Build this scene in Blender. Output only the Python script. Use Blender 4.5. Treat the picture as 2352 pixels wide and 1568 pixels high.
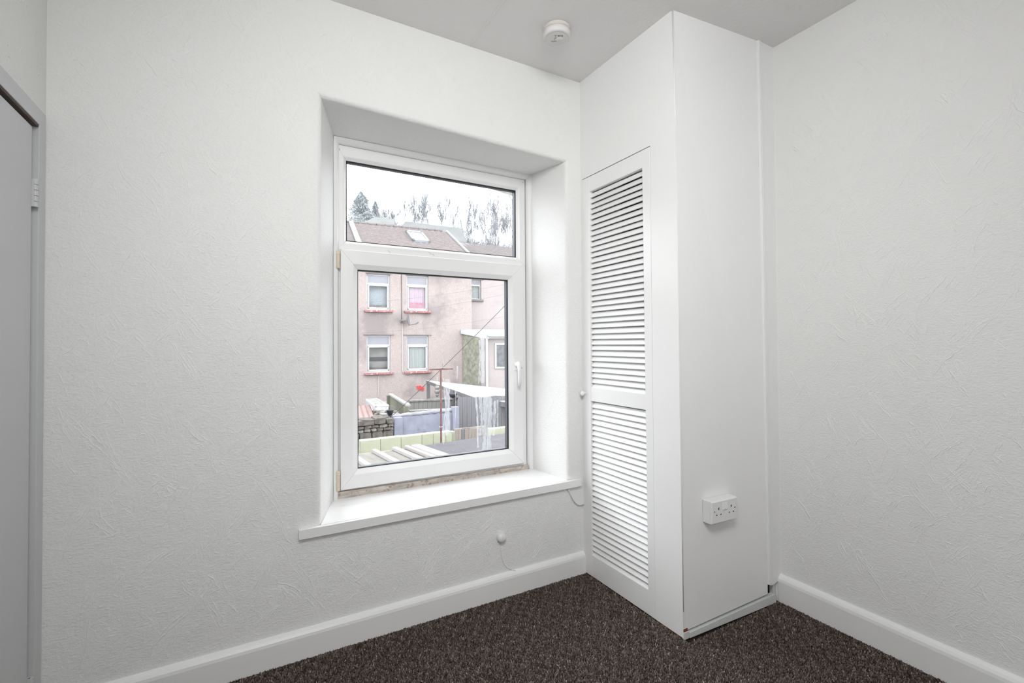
import bpy, math, random
import numpy as np
from mathutils import Vector, Matrix
for _o in list(bpy.data.objects): bpy.data.objects.remove(_o)
SC = bpy.context.scene
COL = SC.collection
random.seed(4)

# ---------------------------------------------------------------- camera
F, PCX, PCY = 1074.95, 1175.32, 771.95
YAW, PIT, ROL = [math.radians(a) for a in (29.1268, .8698, -.3461)]
CAM = Vector((-1.36, -1.7634, 1.0659))
FW = Vector((math.sin(YAW)*math.cos(PIT), math.cos(YAW)*math.cos(PIT), math.sin(PIT)))
_r = Vector((math.cos(YAW), -math.sin(YAW), 0)); _u = _r.cross(FW)
RT = math.cos(ROL)*_r + math.sin(ROL)*_u
UP = -math.sin(ROL)*_r + math.cos(ROL)*_u
cd = bpy.data.cameras.new('camera'); cam = bpy.data.objects.new('camera', cd); COL.objects.link(cam)
cd.sensor_width = 36; cd.lens = F/2352*36
cd.shift_x = (1176-PCX)/2352; cd.shift_y = (PCY-784)/2352
cd.clip_start = .02; cd.clip_end = 400
cam.matrix_world = Matrix(((RT.x, UP.x, -FW.x, CAM.x), (RT.y, UP.y, -FW.y, CAM.y), (RT.z, UP.z, -FW.z, CAM.z), (0, 0, 0, 1)))
SC.camera = cam

# ---------------------------------------------------------------- light and exposure
SC.view_settings.view_transform = 'Standard'; SC.view_settings.look = 'None'
SC.view_settings.gamma = 1; SC.view_settings.use_curve_mapping = False
SC.view_settings.exposure = 0.0
W = bpy.data.worlds.new('sky'); SC.world = W; W.use_nodes = True
bg = W.node_tree.nodes['Background']; bg.inputs[0].default_value = (.94, .97, 1, 1); bg.inputs[1].default_value = 6.0

def area(name, loc, target, sx, sy, power, color=(1, 1, 1), portal=False):
    l = bpy.data.lights.new(name, 'AREA'); l.shape = 'RECTANGLE'; l.size = sx; l.size_y = sy; l.energy = power; l.color = color
    o = bpy.data.objects.new(name, l); COL.objects.link(o); o.location = loc
    o.rotation_euler = (Vector(target)-Vector(loc)).to_track_quat('-Z', 'Y').to_euler()
    if portal: l.cycles.is_portal = True
    return o
area('window_portal', (-.6, .36, 1.17), (-.6, -1, 1.17), .95, 1.5, 1, portal=True)
area('rear_fill', (-1.20, -3.15, 1.6), (-.9, 0, 1.4), 1.0, 1.1, 12, (1, 1, .995))  # unseen fill light added behind the camera to brighten the room
cl_ = area('overhead_fill', (-1.18, -1.6, 2.26), (-.25, -.1, 1.25), .8, .8, 21, (1, 1, .995)); cl_.data.spread = math.radians(125)  # added overhead fill, out of view, lifts the window wall

# ---------------------------------------------------------------- measuring helpers
def ray(u, v): return (u-PCX)/F*RT - (v-PCY)/F*UP + FW
def pD(u, v, D): return CAM + ray(u, v)*D
def pY(u, v, Y):
    d = ray(u, v); return CAM + d*((Y-CAM.y)/d.y)
def pZ(u, v, Z):
    d = ray(u, v); return CAM + d*((Z-CAM.z)/d.z)

# ---------------------------------------------------------------- mesh helpers
WL = {}
class MB:
    def __init__(s, T=None): s.v = []; s.f = []; s.T = T
    def vert(s, p):
        p = s.T(*p) if s.T else p
        s.v.append(tuple(p)); return len(s.v)-1
    def quad(s, *ps): s.f.append(tuple(s.vert(p) for p in ps)); return s
    def box(s, a, b):
        x0, y0, z0 = a; x1, y1, z1 = b
        i = [s.vert(p) for p in ((x0,y0,z0),(x1,y0,z0),(x1,y1,z0),(x0,y1,z0),(x0,y0,z1),(x1,y0,z1),(x1,y1,z1),(x0,y1,z1))]
        for q in ((0,3,2,1),(4,5,6,7),(0,1,5,4),(1,2,6,5),(2,3,7,6),(3,0,4,7)): s.f.append(tuple(i[k] for k in q))
        return s
    def hexa(s, lo, hi):      # two loops of n points
        n = len(lo); a = [s.vert(p) for p in lo]; b = [s.vert(p) for p in hi]
        s.f.append(tuple(a[::-1])); s.f.append(tuple(b))
        for k in range(n): s.f.append((a[k], a[(k+1) % n], b[(k+1) % n], b[k]))
        return s
    def tube(s, pts, r, n=8, cap=True):
        pts = [Vector(s.T(*p)) if s.T else Vector(p) for p in pts]; T = s.T; s.T = None
        rr = r if isinstance(r, (list, tuple)) else [r]*len(pts)
        rings = []; ref = None
        for i, p in enumerate(pts):
            d = (pts[min(i+1, len(pts)-1)]-pts[max(i-1, 0)]).normalized()
            if ref is None: ref = d.orthogonal().normalized()
            a = (ref-d*ref.dot(d)); a = a.normalized() if a.length > 1e-6 else d.orthogonal().normalized()
            ref = a; b = d.cross(a)
            rings.append([s.vert(p+(a*math.cos(t)+b*math.sin(t))*rr[i]) for t in [2*math.pi*k/n for k in range(n)]])
        for a, b in zip(rings, rings[1:]):
            for k in range(n): s.f.append((a[k], a[(k+1) % n], b[(k+1) % n], b[k]))
        if cap: s.f.append(tuple(rings[0][::-1])); s.f.append(tuple(rings[-1]))
        s.T = T; return s
    def lathe(s, c, axis, prof, n=32):   # prof: (r, h) along the axis
        c = Vector(c); ax = Vector(axis).normalized(); a = ax.orthogonal().normalized(); b = ax.cross(a)
        rings = [[s.vert(c+ax*h+(a*math.cos(t)+b*math.sin(t))*max(r, 1e-5)) for t in [2*math.pi*k/n for k in range(n)]] for r, h in prof]
        for p, q in zip(rings, rings[1:]):
            for k in range(n): s.f.append((p[k], p[(k+1) % n], q[(k+1) % n], q[k]))
        s.f.append(tuple(rings[0][::-1])); s.f.append(tuple(rings[-1])); return s
    def build(s, name, m, parent=None, smooth=False, bevel=0, seg=2):
        return finish(name, np.array(s.v, float), s.f, m, parent, smooth, bevel, seg)

def finish(name, v, f, m, parent=None, smooth=False, bevel=0, seg=2):
    lo, hi = v.min(0), v.max(0); org = Vector(((lo[0]+hi[0])/2, (lo[1]+hi[1])/2, lo[2]))
    me = bpy.data.meshes.new(name)
    if isinstance(f, np.ndarray):
        n, k = f.shape; me.vertices.add(len(v)); me.loops.add(n*k); me.polygons.add(n)
        me.vertices.foreach_set('co', (v-np.array(org)).astype(np.float32).ravel())
        me.loops.foreach_set('vertex_index', f.astype(np.int32).ravel())
        me.polygons.foreach_set('loop_start', np.arange(0, n*k, k, dtype=np.int32)); me.update(calc_edges=True)
    else:
        me.from_pydata([tuple(p) for p in (v-np.array(org))], [], f)
        if len(f) < 20000:
            import bmesh
            b = bmesh.new(); b.from_mesh(me); bmesh.ops.recalc_face_normals(b, faces=b.faces); b.to_mesh(me); b.free()
    me.materials.append(m)
    if smooth: me.polygons.foreach_set('use_smooth', np.ones(len(me.polygons), bool))
    o = bpy.data.objects.new(name, me); COL.objects.link(o)
    place(o, org, parent)
    if bevel:
        md = o.modifiers.new('bevel', 'BEVEL'); md.width = bevel; md.segments = seg; md.limit_method = 'ANGLE'; md.angle_limit = math.radians(35)
        me.polygons.foreach_set('use_smooth', np.ones(len(me.polygons), bool)); md.harden_normals = True
    return o
def place(o, org, parent):
    org = Vector(org); WL[o.name] = org
    if parent is not None: o.parent = parent; o.location = org-WL[parent.name]
    else: o.location = org
def empty(name, loc):
    o = bpy.data.objects.new(name, None); o.empty_display_size = .1; COL.objects.link(o); place(o, loc, None); return o
def inst(name, src, org, parent, rot=None):
    o = bpy.data.objects.new(name, src.data); COL.objects.link(o); place(o, org, parent)
    if rot: o.rotation_euler = rot
    for md in src.modifiers:
        if md.type == 'BEVEL':
            q = o.modifiers.new('bevel', 'BEVEL'); q.width = md.width; q.segments = md.segments; q.limit_method = 'ANGLE'; q.harden_normals = True
    return o
def tag(o, label=None, cat=None, group=None, kind=None):
    if label: o['label'] = label
    if cat: o['category'] = cat
    if group: o['group'] = group
    if kind: o['kind'] = kind
    return o
def struct(o, label=None): return tag(o, label, kind='structure')

# ---------------------------------------------------------------- materials
class NT:
    def __init__(s, name):
        s.m = bpy.data.materials.new(name); s.m.use_nodes = True; s.t = s.m.node_tree; s.n = s.t.nodes
        s.bsdf = s.n['Principled BSDF']; s.out = s.n['Material Output']; s.tc = s.n.new('ShaderNodeTexCoord')
    def new(s, t, **k):
        q = s.n.new(t)
        for a, b in k.items(): setattr(q, a, b)
        return q
    def ln(s, a, b): s.t.links.new(a, b)
    def noise(s, scale, detail=4, rough=.6, stretch=None, rot=None, dist=0):
        q = s.new('ShaderNodeTexNoise'); q.inputs['Scale'].default_value = scale; q.inputs['Detail'].default_value = detail
        q.inputs['Roughness'].default_value = rough; q.inputs['Distortion'].default_value = dist
        if stretch:
            m = s.new('ShaderNodeMapping'); m.inputs['Scale'].default_value = stretch
            if rot: m.inputs['Rotation'].default_value = rot
            s.ln(s.tc.outputs['Object'], m.inputs[0]); s.ln(m.outputs[0], q.inputs['Vector'])
        else: s.ln(s.tc.outputs['Object'], q.inputs['Vector'])
        return q.outputs['Fac']
    def ramp(s, fac, stops):
        r = s.new('ShaderNodeValToRGB'); e = r.color_ramp.elements
        while len(e) < len(stops): e.new(.5)
        for k, (p, c) in enumerate(stops):
            e[k].position = p; c = (c, c, c) if isinstance(c, (int, float)) else c; e[k].color = (*c, 1)
        s.ln(fac, r.inputs[0]); return r.outputs[0]
    def mix(s, fac, a, b, mode='MIX'):
        x = s.new('ShaderNodeMix', data_type='RGBA', blend_type=mode)
        for v, i in ((fac, x.inputs[0]), (a, x.inputs[6]), (b, x.inputs[7])):
            if hasattr(v, 'is_linked') or isinstance(v, bpy.types.NodeSocket): s.ln(v, i)
            elif isinstance(v, tuple): i.default_value = (*v, 1)
            else: i.default_value = v
        return x.outputs[2]
    def bump(s, h, strength, dist, prev=None):
        b = s.new('ShaderNodeBump'); b.inputs['Strength'].default_value = strength; b.inputs['Distance'].default_value = dist
        s.ln(h, b.inputs['Height'])
        if prev is not None: s.ln(prev, b.inputs['Normal'])
        return b.outputs[0]
def C(r, g, b): return tuple(((c/255)/12.92 if c/255 <= .04045 else ((c/255+.055)/1.055)**2.4) for c in (r, g, b))
def mat(name, col, rough=.5, var=.0, vscale=6, bump=0, bscale=120, spec=.4, speck=None, stretch=None):
    q = NT(name); b = q.bsdf; b.inputs['Roughness'].default_value = rough; b.inputs['Specular IOR Level'].default_value = spec
    c = col
    if var:
        lo = tuple(x*(1-var) for x in col); hi = tuple(min(1, x*(1+var)) for x in col)
        c = q.ramp(q.noise(vscale, 5, .65, stretch), [(.3, lo), (.7, hi)])
    if speck:   # (scale, colour, threshold, width)
        sc, sc_col, th, wd = speck
        c = q.mix(q.ramp(q.noise(sc, 2, .5), [(th, 0.), (min(1, th+wd), 1.)]), c, sc_col)
    if isinstance(c, tuple): b.inputs['Base Color'].default_value = (*c, 1)
    else: q.ln(c, b.inputs['Base Color'])
    if bump: q.ln(q.bump(q.noise(bscale, 3, .6), 1, bump), b.inputs['Normal'])
    return q.m

def wall_mat(name, col, rough=.62):
    q = NT(name); b = q.bsdf; b.inputs['Roughness'].default_value = rough; b.inputs['Specular IOR Level'].default_value = .3
    c = q.ramp(q.noise(2.2, 4, .6), [(.3, tuple(x*.975 for x in col)), (.7, col)])
    q.ln(c, b.inputs['Base Color'])
    n1 = q.bump(q.noise(110, 3, .6, (1, 1, 1.9)), 1, .0020)
    n2 = q.bump(q.noise(20, 4, .6), 1, .0024, n1)
    q.ln(n2, b.inputs['Normal']); return q.m
M = {}
M['wall'] = wall_mat('textured white wallpaper', (.84, .84, .83))
M['ridge'] = mat('raised plaster strokes in white paint', (.84, .84, .83), .55, spec=.3)
M['reveal'] = mat('white painted plaster reveal', (.85, .85, .845), .5, .015, 3, .0007, 60)
M['ceiling'] = mat('matt ceiling paint', (.86, .85, .84), .85, .02, 2, .0009, 70, spec=.15)
M['board'] = mat('white eggshell painted board', (.86, .86, .855), .38, .012, 2.5, .0003, 35)
M['gloss'] = mat('white gloss paint', (.85, .85, .845), .3, .015, 4, .00025, 30)
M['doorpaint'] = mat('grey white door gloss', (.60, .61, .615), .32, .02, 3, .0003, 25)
M['upvc'] = mat('white upvc', (.82, .82, .82), .28, .02, 5)
M['sill'] = mat('glossy white sill board', (.88, .88, .88), .12, .008, 3, .00008, 14, spec=.6)
M['black'] = mat('black rubber gasket', (.006, .006, .007), .5)
M['spacer'] = mat('dark grey spacer bar', (.07, .085, .10), .4)
M['cream'] = mat('cream aged plastic', C(214, 200, 182), .4, .04, 30)
M['dirty'] = mat('dirty weathered timber strip', C(188, 180, 172), .8, .28, 40, .001, 90, speck=(70, C(158, 142, 130), .56, .1), stretch=(.5, 1, 2))
M['plastic'] = mat('white switch plastic', (.80, .80, .79), .25)
M['alarm'] = mat('smoke alarm plastic', (.76, .75, .74), .4)
M['hole'] = mat('near black shade of holes and gaps', (.01, .008, .008), .7)
M['print'] = mat('grey printed lettering', (.12, .12, .13), .6)
M['wood'] = mat('bare orange brown wood', C(120, 62, 36), .7, .3, 40)
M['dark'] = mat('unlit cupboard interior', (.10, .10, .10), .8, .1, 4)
M['skirtback'] = mat('dusty white plinth', (.66, .68, .67), .5, .06, 12, .0004, 30)

# carpet
q = NT('dark brown carpet backing'); q.bsdf.inputs['Roughness'].default_value = 1; q.bsdf.inputs['Specular IOR Level'].default_value = .05
q.ln(q.ramp(q.noise(160, 2, .6), [(.35, (.012, .008, .007)), (.7, (.05, .035, .03))]), q.bsdf.inputs['Base Color']); M['carpet'] = q.m
q = NT('carpet tufts'); q.bsdf.inputs['Roughness'].default_value = .95; q.bsdf.inputs['Specular IOR Level'].default_value = .08
a = q.new('ShaderNodeAttribute', attribute_name='tone')
c = q.ramp(a.outputs['Fac'], [(0, (.046, .035, .030)), (.35, (.108, .083, .072)), (.62, (.205, .165, .145)), (.86, (.36, .30, .27)), (1, (.52, .46, .42))])
q.ln(c, q.bsdf.inputs['Base Color']); M['tuft'] = q.m

# glass: thin clear sheets
def glass_mat(name, tint=(1, 1, 1), gl=.06):
    q = NT(name); q.n.remove(q.bsdf)
    t = q.new('ShaderNodeBsdfTransparent'); t.inputs[0].default_value = (*tint, 1)
    g = q.new('ShaderNodeBsdfGlossy'); g.inputs['Roughness'].default_value = .01; g.inputs[0].default_value = (1, 1, 1, 1)
    fr = q.new('ShaderNodeFresnel'); fr.inputs[0].default_value = 1.35
    mx = q.new('ShaderNodeMixShader'); q.ln(fr.outputs[0], mx.inputs[0]); q.ln(t.outputs[0], mx.inputs[1]); q.ln(g.outputs[0], mx.inputs[2])
    q.ln(mx.outputs[0], q.out.inputs[0]); return q.m
M['glass'] = glass_mat('clear window glass')
# water marks left inside the failed double glazing
q = NT('milky water run marks'); q.n.remove(q.bsdf)
t = q.new('ShaderNodeBsdfTransparent'); d = q.new('ShaderNodeBsdfDiffuse'); d.inputs[0].default_value = (.52, .535, .56, 1)
tl = q.new('ShaderNodeBsdfTranslucent'); tl.inputs[0].default_value = (.52, .535, .56, 1)
ad = q.new('ShaderNodeMixShader'); ad.inputs[0].default_value = .55; q.ln(d.outputs[0], ad.inputs[1]); q.ln(tl.outputs[0], ad.inputs[2])
mx = q.new('ShaderNodeMixShader')
q.ln(q.ramp(q.noise(110, 4, .7, (1, 1, .12)), [(.36, .25), (.5, .50), (.66, .80)]), mx.inputs[0])
q.ln(t.outputs[0], mx.inputs[1]); q.ln(ad.outputs[0], mx.inputs[2]); q.ln(mx.outputs[0], q.out.inputs[0]); M['streak'] = q.m
q = NT('thin haze of old damp'); q.n.remove(q.bsdf)
t = q.new('ShaderNodeBsdfTransparent'); d = q.new('ShaderNodeBsdfDiffuse'); d.inputs[0].default_value = (.52, .535, .56, 1)
tl = q.new('ShaderNodeBsdfTranslucent'); tl.inputs[0].default_value = (.52, .535, .56, 1)
ad = q.new('ShaderNodeMixShader'); ad.inputs[0].default_value = .6; q.ln(d.outputs[0], ad.inputs[1]); q.ln(tl.outputs[0], ad.inputs[2])
mx = q.new('ShaderNodeMixShader')
q.ln(q.ramp(q.noise(60, 4, .7, (1, 1, .1)), [(.35, .25), (.52, .48), (.7, .72)]), mx.inputs[0])
q.ln(t.outputs[0], mx.inputs[1]); q.ln(ad.outputs[0], mx.inputs[2]); q.ln(mx.outputs[0], q.out.inputs[0]); M['streakthin'] = q.m

# ================================================================= ROOM
H = 2.3; XL, XR, YB = -1.861, .554, -3.3
HX0, HX1 = 0, 0
# window opening corners at the room face (x, z) and at the frame
OF = [(-1.148, .42), (-.0845, .42), (-.0835, 1.908), (-1.146, 1.945)]
OB = [(-1.0645, .42), (-.120, .42), (-.118, 1.921), (-1.0645, 1.921)]
def lerp(a, b, t): return tuple(x+(y-x)*t for x, y in zip(a, b))
def ring(pts, off, y):   # offset outwards
    sx = (-1, 1, 1, -1); sz = (-1, -1, 1, 1)
    return [(p[0]+sx[i]*off, y, p[1]+(0 if i < 2 else off)) for i, p in enumerate(pts)]
wb = MB()
x0, x1 = XL-.02, 0.02
r0 = .016
rings = [ring(OF, r0, 0.0)]
for k in range(1, 6):
    a = k/5*math.pi/2
    rings.append(ring([lerp(OF[i], OB[i], (r0*(1-math.cos(a)))/.2747) for i in range(4)], r0*(1-math.sin(a)), r0*(1-math.cos(a))))
rings.append(ring(OB, 0, .262)); 
N = 14
def rr(r):   # subdivide a ring into points
    out = []
    for i in range(4):
        for k in range(N): out.append(lerp(r[i], r[(i+1) % 4], k/N))
    return out
outer = ring([(x0, 0), (x1, 0), (x1, H+.02), (x0, H+.02)], 0, 0); outer = [(p[0], 0, p[2]) for p in outer]
R = [rr(outer)]+[rr(r) for r in rings]
ids = [[wb.vert(p) for p in r] for r in R]
for a, b in zip(ids, ids[1:]):
    n = len(a)
    for k in range(n): wb.f.append((a[k], a[(k+1) % n], b[(k+1) % n], b[k]))
wall_front = struct(wb.build('wall_front', M['wall'], smooth=False), 'white wall with raised brush stroke texture around the window')
# masonry behind it, outside face
ox = MB(); 
for a, b in (((XL-.3, .004, -2.6), (-1.0645, .33, H+.3)), ((-.118, .004, -2.6), (.9, .33, H+.3)), ((-1.0645, .004, -2.6), (-.118, .33, .40)), ((-1.0645, .02, 1.9215), (-.118, .33, H+.3))):
    if a[0] == XL-.3: ox.hexa([(XL-.3, .01, -2.6), (-1.165, .01, -2.6), (-1.0655, .262, -2.6), (-1.0505, .30, -2.6), (-1.0505, .33, -2.6), (XL-.3, .33, -2.6)], [(XL-.3, .01, H+.3), (-1.165, .01, H+.3), (-1.0655, .262, H+.3), (-1.0505, .30, H+.3), (-1.0505, .33, H+.3), (XL-.3, .33, H+.3)])
    elif a[0] == -.118: ox.hexa([(-.066, .01, -2.6), (.9, .01, -2.6), (.9, .33, -2.6), (-.14, .33, -2.6), (-.14, .30, -2.6), (-.1165, .262, -2.6)], [(-.066, .01, H+.3), (.9, .01, H+.3), (.9, .33, H+.3), (-.14, .33, H+.3), (-.14, .30, H+.3), (-.1165, .262, H+.3)])
    elif a[2] > 1: ox.box((-1.2, .05, 1.965), (-.05, .33, H+.3)); ox.box((-1.0645, .262, 1.90), (-.118, .33, 1.97))
    else: ox.box((-1.2, .03, -2.6), (-.05, .33, .400))
struct(ox.build('wall_outer_masonry', M['reveal']))
# other walls, ceiling, floor
wb = MB(); 
def slab(name, a, b, m, label=None): return struct(MB().box(a, b).build(name, m), label)
wall_left = slab('wall_left', (XL-.12, YB-.1, 1.70), (XL, 0.0, H), M['wall'], 'narrow strip of textured white wall above the left door')
slab('wall_left_lower', (XL-.12, -.012, 0), (XL, 0, 1.70), M['wall'])
slab('wall_left_rear', (XL-.12, YB-.1, 0), (XL, -1.1, 1.70), M['wall'])
wall_right = slab('wall_right', (XR, YB-.1, 0), (XR+.12, -.02, H), M['wall'], 'white wall with raised brush stroke texture right of the boxing')
slab('wall_back', (XL-.12, YB-.1, 0), (XR+.12, YB, H), M['wall'])
ceiling = struct(MB().box((XL-.12, YB-.1, H), (XR+.12, .02, H+.1)).build('ceiling', M['ceiling']), 'pale grey matt painted ceiling with a faint seam')
floor = struct(MB().box((XL-.12, YB-.1, -.1), (XR+.12, .02, -.006)).build('floor', M['carpet']), 'dark brown twist pile carpet with fawn flecks')

# ---- carpet pile
def carpet():
    rs = np.random.RandomState(3); s = .0042
    xs = np.arange(-1.75, .56, s); ys = np.arange(-1.75, 0, s)
    X, Y = np.meshgrid(xs, ys); X = X.ravel(); Y = Y.ravel()
    # keep only what the room shows: skip cupboard footprint and the camera's blind strip on the left
    keep = ~((X > -.002) & (Y > -.60)) & (X > -1.62-.62*Y*0) & (X-Y*-.0 > -1.7)
    keep &= (Y < -.019) & ((X+1.36)*math.sin(YAW)+(Y+1.7634)*math.cos(YAW) > .98)
    X = X[keep]+rs.uniform(-.0018, .0018, keep.sum()); Y = Y[keep]+rs.uniform(-.0018, .0018, keep.sum()); n = len(X)
    h = rs.uniform(.004, .009, n); r = rs.uniform(.0019, .0031, n); a = rs.uniform(0, 6.28, n)
    tx = rs.normal(0, .003, n); ty = rs.normal(0, .003, n)
    v = np.zeros((n, 7, 3))
    for k in range(3):
        an = a+k*2.094
        v[:, k] = np.stack([X+r*np.cos(an), Y+r*np.sin(an), np.full(n, -.006)], 1)
        v[:, 3+k] = np.stack([X+tx*.7+r*.95*np.cos(an+.5), Y+ty*.7+r*.95*np.sin(an+.5), h*.7-.004], 1)
    v[:, 6] = np.stack([X+tx, Y+ty, h-.003], 1)
    f = []
    for k in range(3):
        j = (k+1) % 3; f += [(k, j, 3+j), (k, 3+j, 3+k), (3+k, 3+j, 6)]
    f = np.array(f)[None]+(np.arange(n)*7)[:, None, None]
    o = finish('carpet_pile', v.reshape(-1, 3), f.reshape(-1, 3), M['tuft'], floor, smooth=True)
    # each tuft its own yarn tone, with small patches that share one
    g = rs.rand(40, 40); pt = np.clip(rs.normal(.40, .20, n)+.10*(np.sin(X*130)*np.sin(Y*117)), 0, 1)
    at = o.data.attributes.new('tone', 'FLOAT', 'POINT'); at.data.foreach_set('value', np.repeat(pt, 7).astype(np.float32))
    tag(o, kind='stuff'); return o
carpet()

# ---- raised strokes of the wall finish
def strokes(name, parent, O, U, V, Nn, su, sv, ok, count, seed, hmul=1.0, slopes=(62, 118)):
    rs = np.random.RandomState(seed); vs = []; fs = []; base = 0
    O, U, V, Nn = [np.array(q, float) for q in (O, U, V, Nn)]
    def stroke(c, ang, L, w, h, bend):
        nonlocal base
        K = max(4, int(L/.009)); t = np.linspace(-.5, .5, K+1)
        d = np.array([math.cos(ang), math.sin(ang)]); p = np.array([-d[1], d[0]])
        P = c+np.outer(t*L, d)+np.outer(bend*(t*t*4-1)+rs.normal(0, .0015, K+1), p)
        if not all(ok(*x) for x in P): return
        prof = np.clip((1-(2*t)**2), 0, 1)**.5*np.clip(rs.normal(.85, .35, K+1), .15, 1.5); ww = w*(.45+.55*prof)
        def lift(Q, hh): return O+np.outer(Q[:, 0], U)+np.outer(Q[:, 1], V)+np.outer(hh, Nn)
        a = lift(P-np.outer(ww, p), np.full(K+1, -.0002)); m = lift(P+np.outer(ww*rs.uniform(-.3, .3), p), h*prof); b = lift(P+np.outer(ww, p), np.full(K+1, -.0002))
        vs.append(np.stack([a, m, b], 1).reshape(-1, 3))
        for i in range(K):
            q = base+3*i; fs.append((q, q+1, q+4, q+3)); fs.append((q+1, q+2, q+5, q+4))
        base += 3*(K+1)
    for _ in range(count):
        c = np.array([rs.uniform(0, su), rs.uniform(0, sv)])
        kind = rs.rand()
        if kind < .5:     # a comb of near parallel strokes
            ang = math.radians(slopes[0] if rs.rand() < .62 else slopes[1])+rs.normal(0, .16); n = rs.randint(2, 5); L = rs.uniform(.04, .19)
            bd = rs.normal(0, .05)*L
            for k in range(n):
                off = (k-(n-1)/2)*rs.uniform(.004, .011)
                cc = c+off*np.array([-math.sin(ang), math.cos(ang)])+rs.normal(0, .012)*np.array([math.cos(ang), math.sin(ang)])
                stroke(cc, ang+rs.normal(0, .03), L*rs.uniform(.5, 1), rs.uniform(.0009, .0019), hmul*rs.uniform(.0010, .0025), bd)
        elif kind < .8:   # short crusty dabs
            for k in range(rs.randint(3, 9)):
                stroke(c+rs.normal(0, .016, 2), rs.uniform(0, 3.14), rs.uniform(.008, .03), rs.uniform(.0010, .0022), hmul*rs.uniform(.0008, .0021), rs.normal(0, .003))
        else:             # a lone curl
            stroke(c, rs.uniform(.3, 2.8), rs.uniform(.03, .08), rs.uniform(.0008, .0016), hmul*rs.uniform(.0006, .0014), rs.normal(0, .012))
    if vs: tag(finish(name, np.concatenate(vs), np.array(fs), M['ridge'], parent, smooth=True), kind='stuff')
def ok_front(x, z):
    X = x+XL
    if z < .1 or z > H-.03 or x < .015 or X > -.03: return False
    return not (-1.225 < X < -.018 and .39 < z < .455) and not (-1.175 < X < -.06 and .40 < z < 1.975)
strokes('plaster_strokes', wall_front, (XL, 0, 0), (1, 0, 0), (0, 0, 1), (0, -1, 0), -XL, H, ok_front, 2300, 1)
strokes('plaster_strokes', wall_right, (XR, -.62, 0), (0, -1, 0), (0, 0, 1), (-1, 0, 0), 1.5, H, lambda a, z: .13 < z < H-.03 and a > .01, 1500, 2, .95)
strokes('plaster_strokes', wall_left, (XL, -.01, 0), (0, -1, 0), (0, 0, 1), (1, 0, 0), .8, H, lambda a, z: 1.73 < z < H-.03 and a > .01, 420, 5)
strokes('plaster_strokes', ceiling, (-1.2, 0, H), (1, 0, 0), (0, -1, 0), (0, 0, -1), 1.7, 1.0, lambda a, b: (a < 1.1 or b > .65) and b > .02 and not (.8 < a < .95 and .2 < b < .34), 60, 7, .45)
strokes('plaster_strokes', wall_front, (-.0845, 0, 0), (.0355*-1/.2747, 1, 0), (0, 0, 1), (-1, -.13, 0), .25, 2, lambda a, z: .03 < a < .24 and .46 < z < 1.86, 60, 9, .8)
rs_ = random.Random(4)
MB().tube([(-.566+rs_.uniform(-.002, .002), -.004-k*.012, H+.0008) for k in range(50)], [.0026+rs_.uniform(-.001, .001) for k in range(50)], 6).build('seam_ridge', M['ceiling'], ceiling, smooth=True)
tag(MB().hexa([(-.574, -.005, H-.0008), (-.560, -.005, H-.0008), (-.560, -.6, H-.0008), (-.574, -.6, H-.0008)], [(-.571, -.005, H+.001), (-.563, -.005, H+.001), (-.563, -.6, H+.001), (-.571, -.6, H+.001)]).build('seam', M['ceiling'], ceiling))

# ---- baseboards
def skirt(name, pts_fn, L, label):
    b = MB(); prof = [(0, 0), (-.020, 0), (-.020, .074), (-.018, .083), (-.013, .090), (-.007, .0945), (0, .0965)]
    a = [b.vert(pts_fn(0, o, z)) for o, z in prof]; c = [b.vert(pts_fn(L, o, z)) for o, z in prof]
    for k in range(len(prof)): j = (k+1) % len(prof); b.f.append((a[k], a[j], c[j], c[k]))
    b.f.append(tuple(a[::-1])); b.f.append(tuple(c))
    o = b.build(name, M['gloss'], smooth=False); return struct(o, label)
skirt('baseboard_front', lambda l, o, z: (XL+l, o, z), -XL-.002, 'white gloss skirting board under the window')
skirt('baseboard_right', lambda l, o, z: (XR+o, -.60-l, z*1.13), 2.6, 'white gloss skirting board on the right wall')

# ---- cupboard enclosure (boxing)
YF = -.578
sp = MB()
# side face at X = 0 with the door opening
sp.box((0, 0-.0135, -.0), (.018, .0, 1.8345))           # strip by the window wall
sp.hexa([(0, 0, 1.8345), (.018, 0, 1.8345), (.018, YF+.012, 1.8345), (.0, YF+.012, 1.8345)], [(0, 0, H), (.018, 0, H), (.018, YF+.028, H), (.004, YF+.028, H)])
wcs = struct(sp.build('wall_cupboard_side', M['board']), 'smooth white boarded side of the corner cupboard')
# post panel right of the door, set a touch forward
pp = MB().hexa([(-.004, -.4485, 0.006), (.02, -.4485, .006), (.02, YF, .006), (-.004, YF-.002, .006)], [(0, -.4425, 1.8345), (.02, -.4425, 1.8345), (.02, YF+.012, 1.8345), (0, YF+.012, 1.8345)])
pp = tag(pp.build('corner_board', M['board'], wcs))
MB().box((-.002, -.4505, .0), (.018, YF, .0062)).build('bare_wood_edge', M['wood'], wcs)['label'] = 'bare orange brown wood along the foot of the corner board'
fr = MB().hexa([(-.0035, YF-.001, .028), (.012, YF+.02, .028), (.470, YF+.0, .046), (.470, YF-.018, .046)], [(.008, YF+.022, H), (.02, YF+.04, H), (.449, YF+.0, H), (.449, YF-.018, H)])
wcf = struct(fr.build('wall_cupboard_front', M['board']), 'smooth white boarded front of the corner cupboard')
# corner bead line
MB().tube([(-.001, YF-.001, .10), (.000, YF+.003, .6), (.002, YF+.008, 1.2), (.004, YF+.014, 1.84), (.008, YF+.022, H-.001)], .0022, 6).build('corner_bead', M['board'], wcf, smooth=True)
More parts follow.
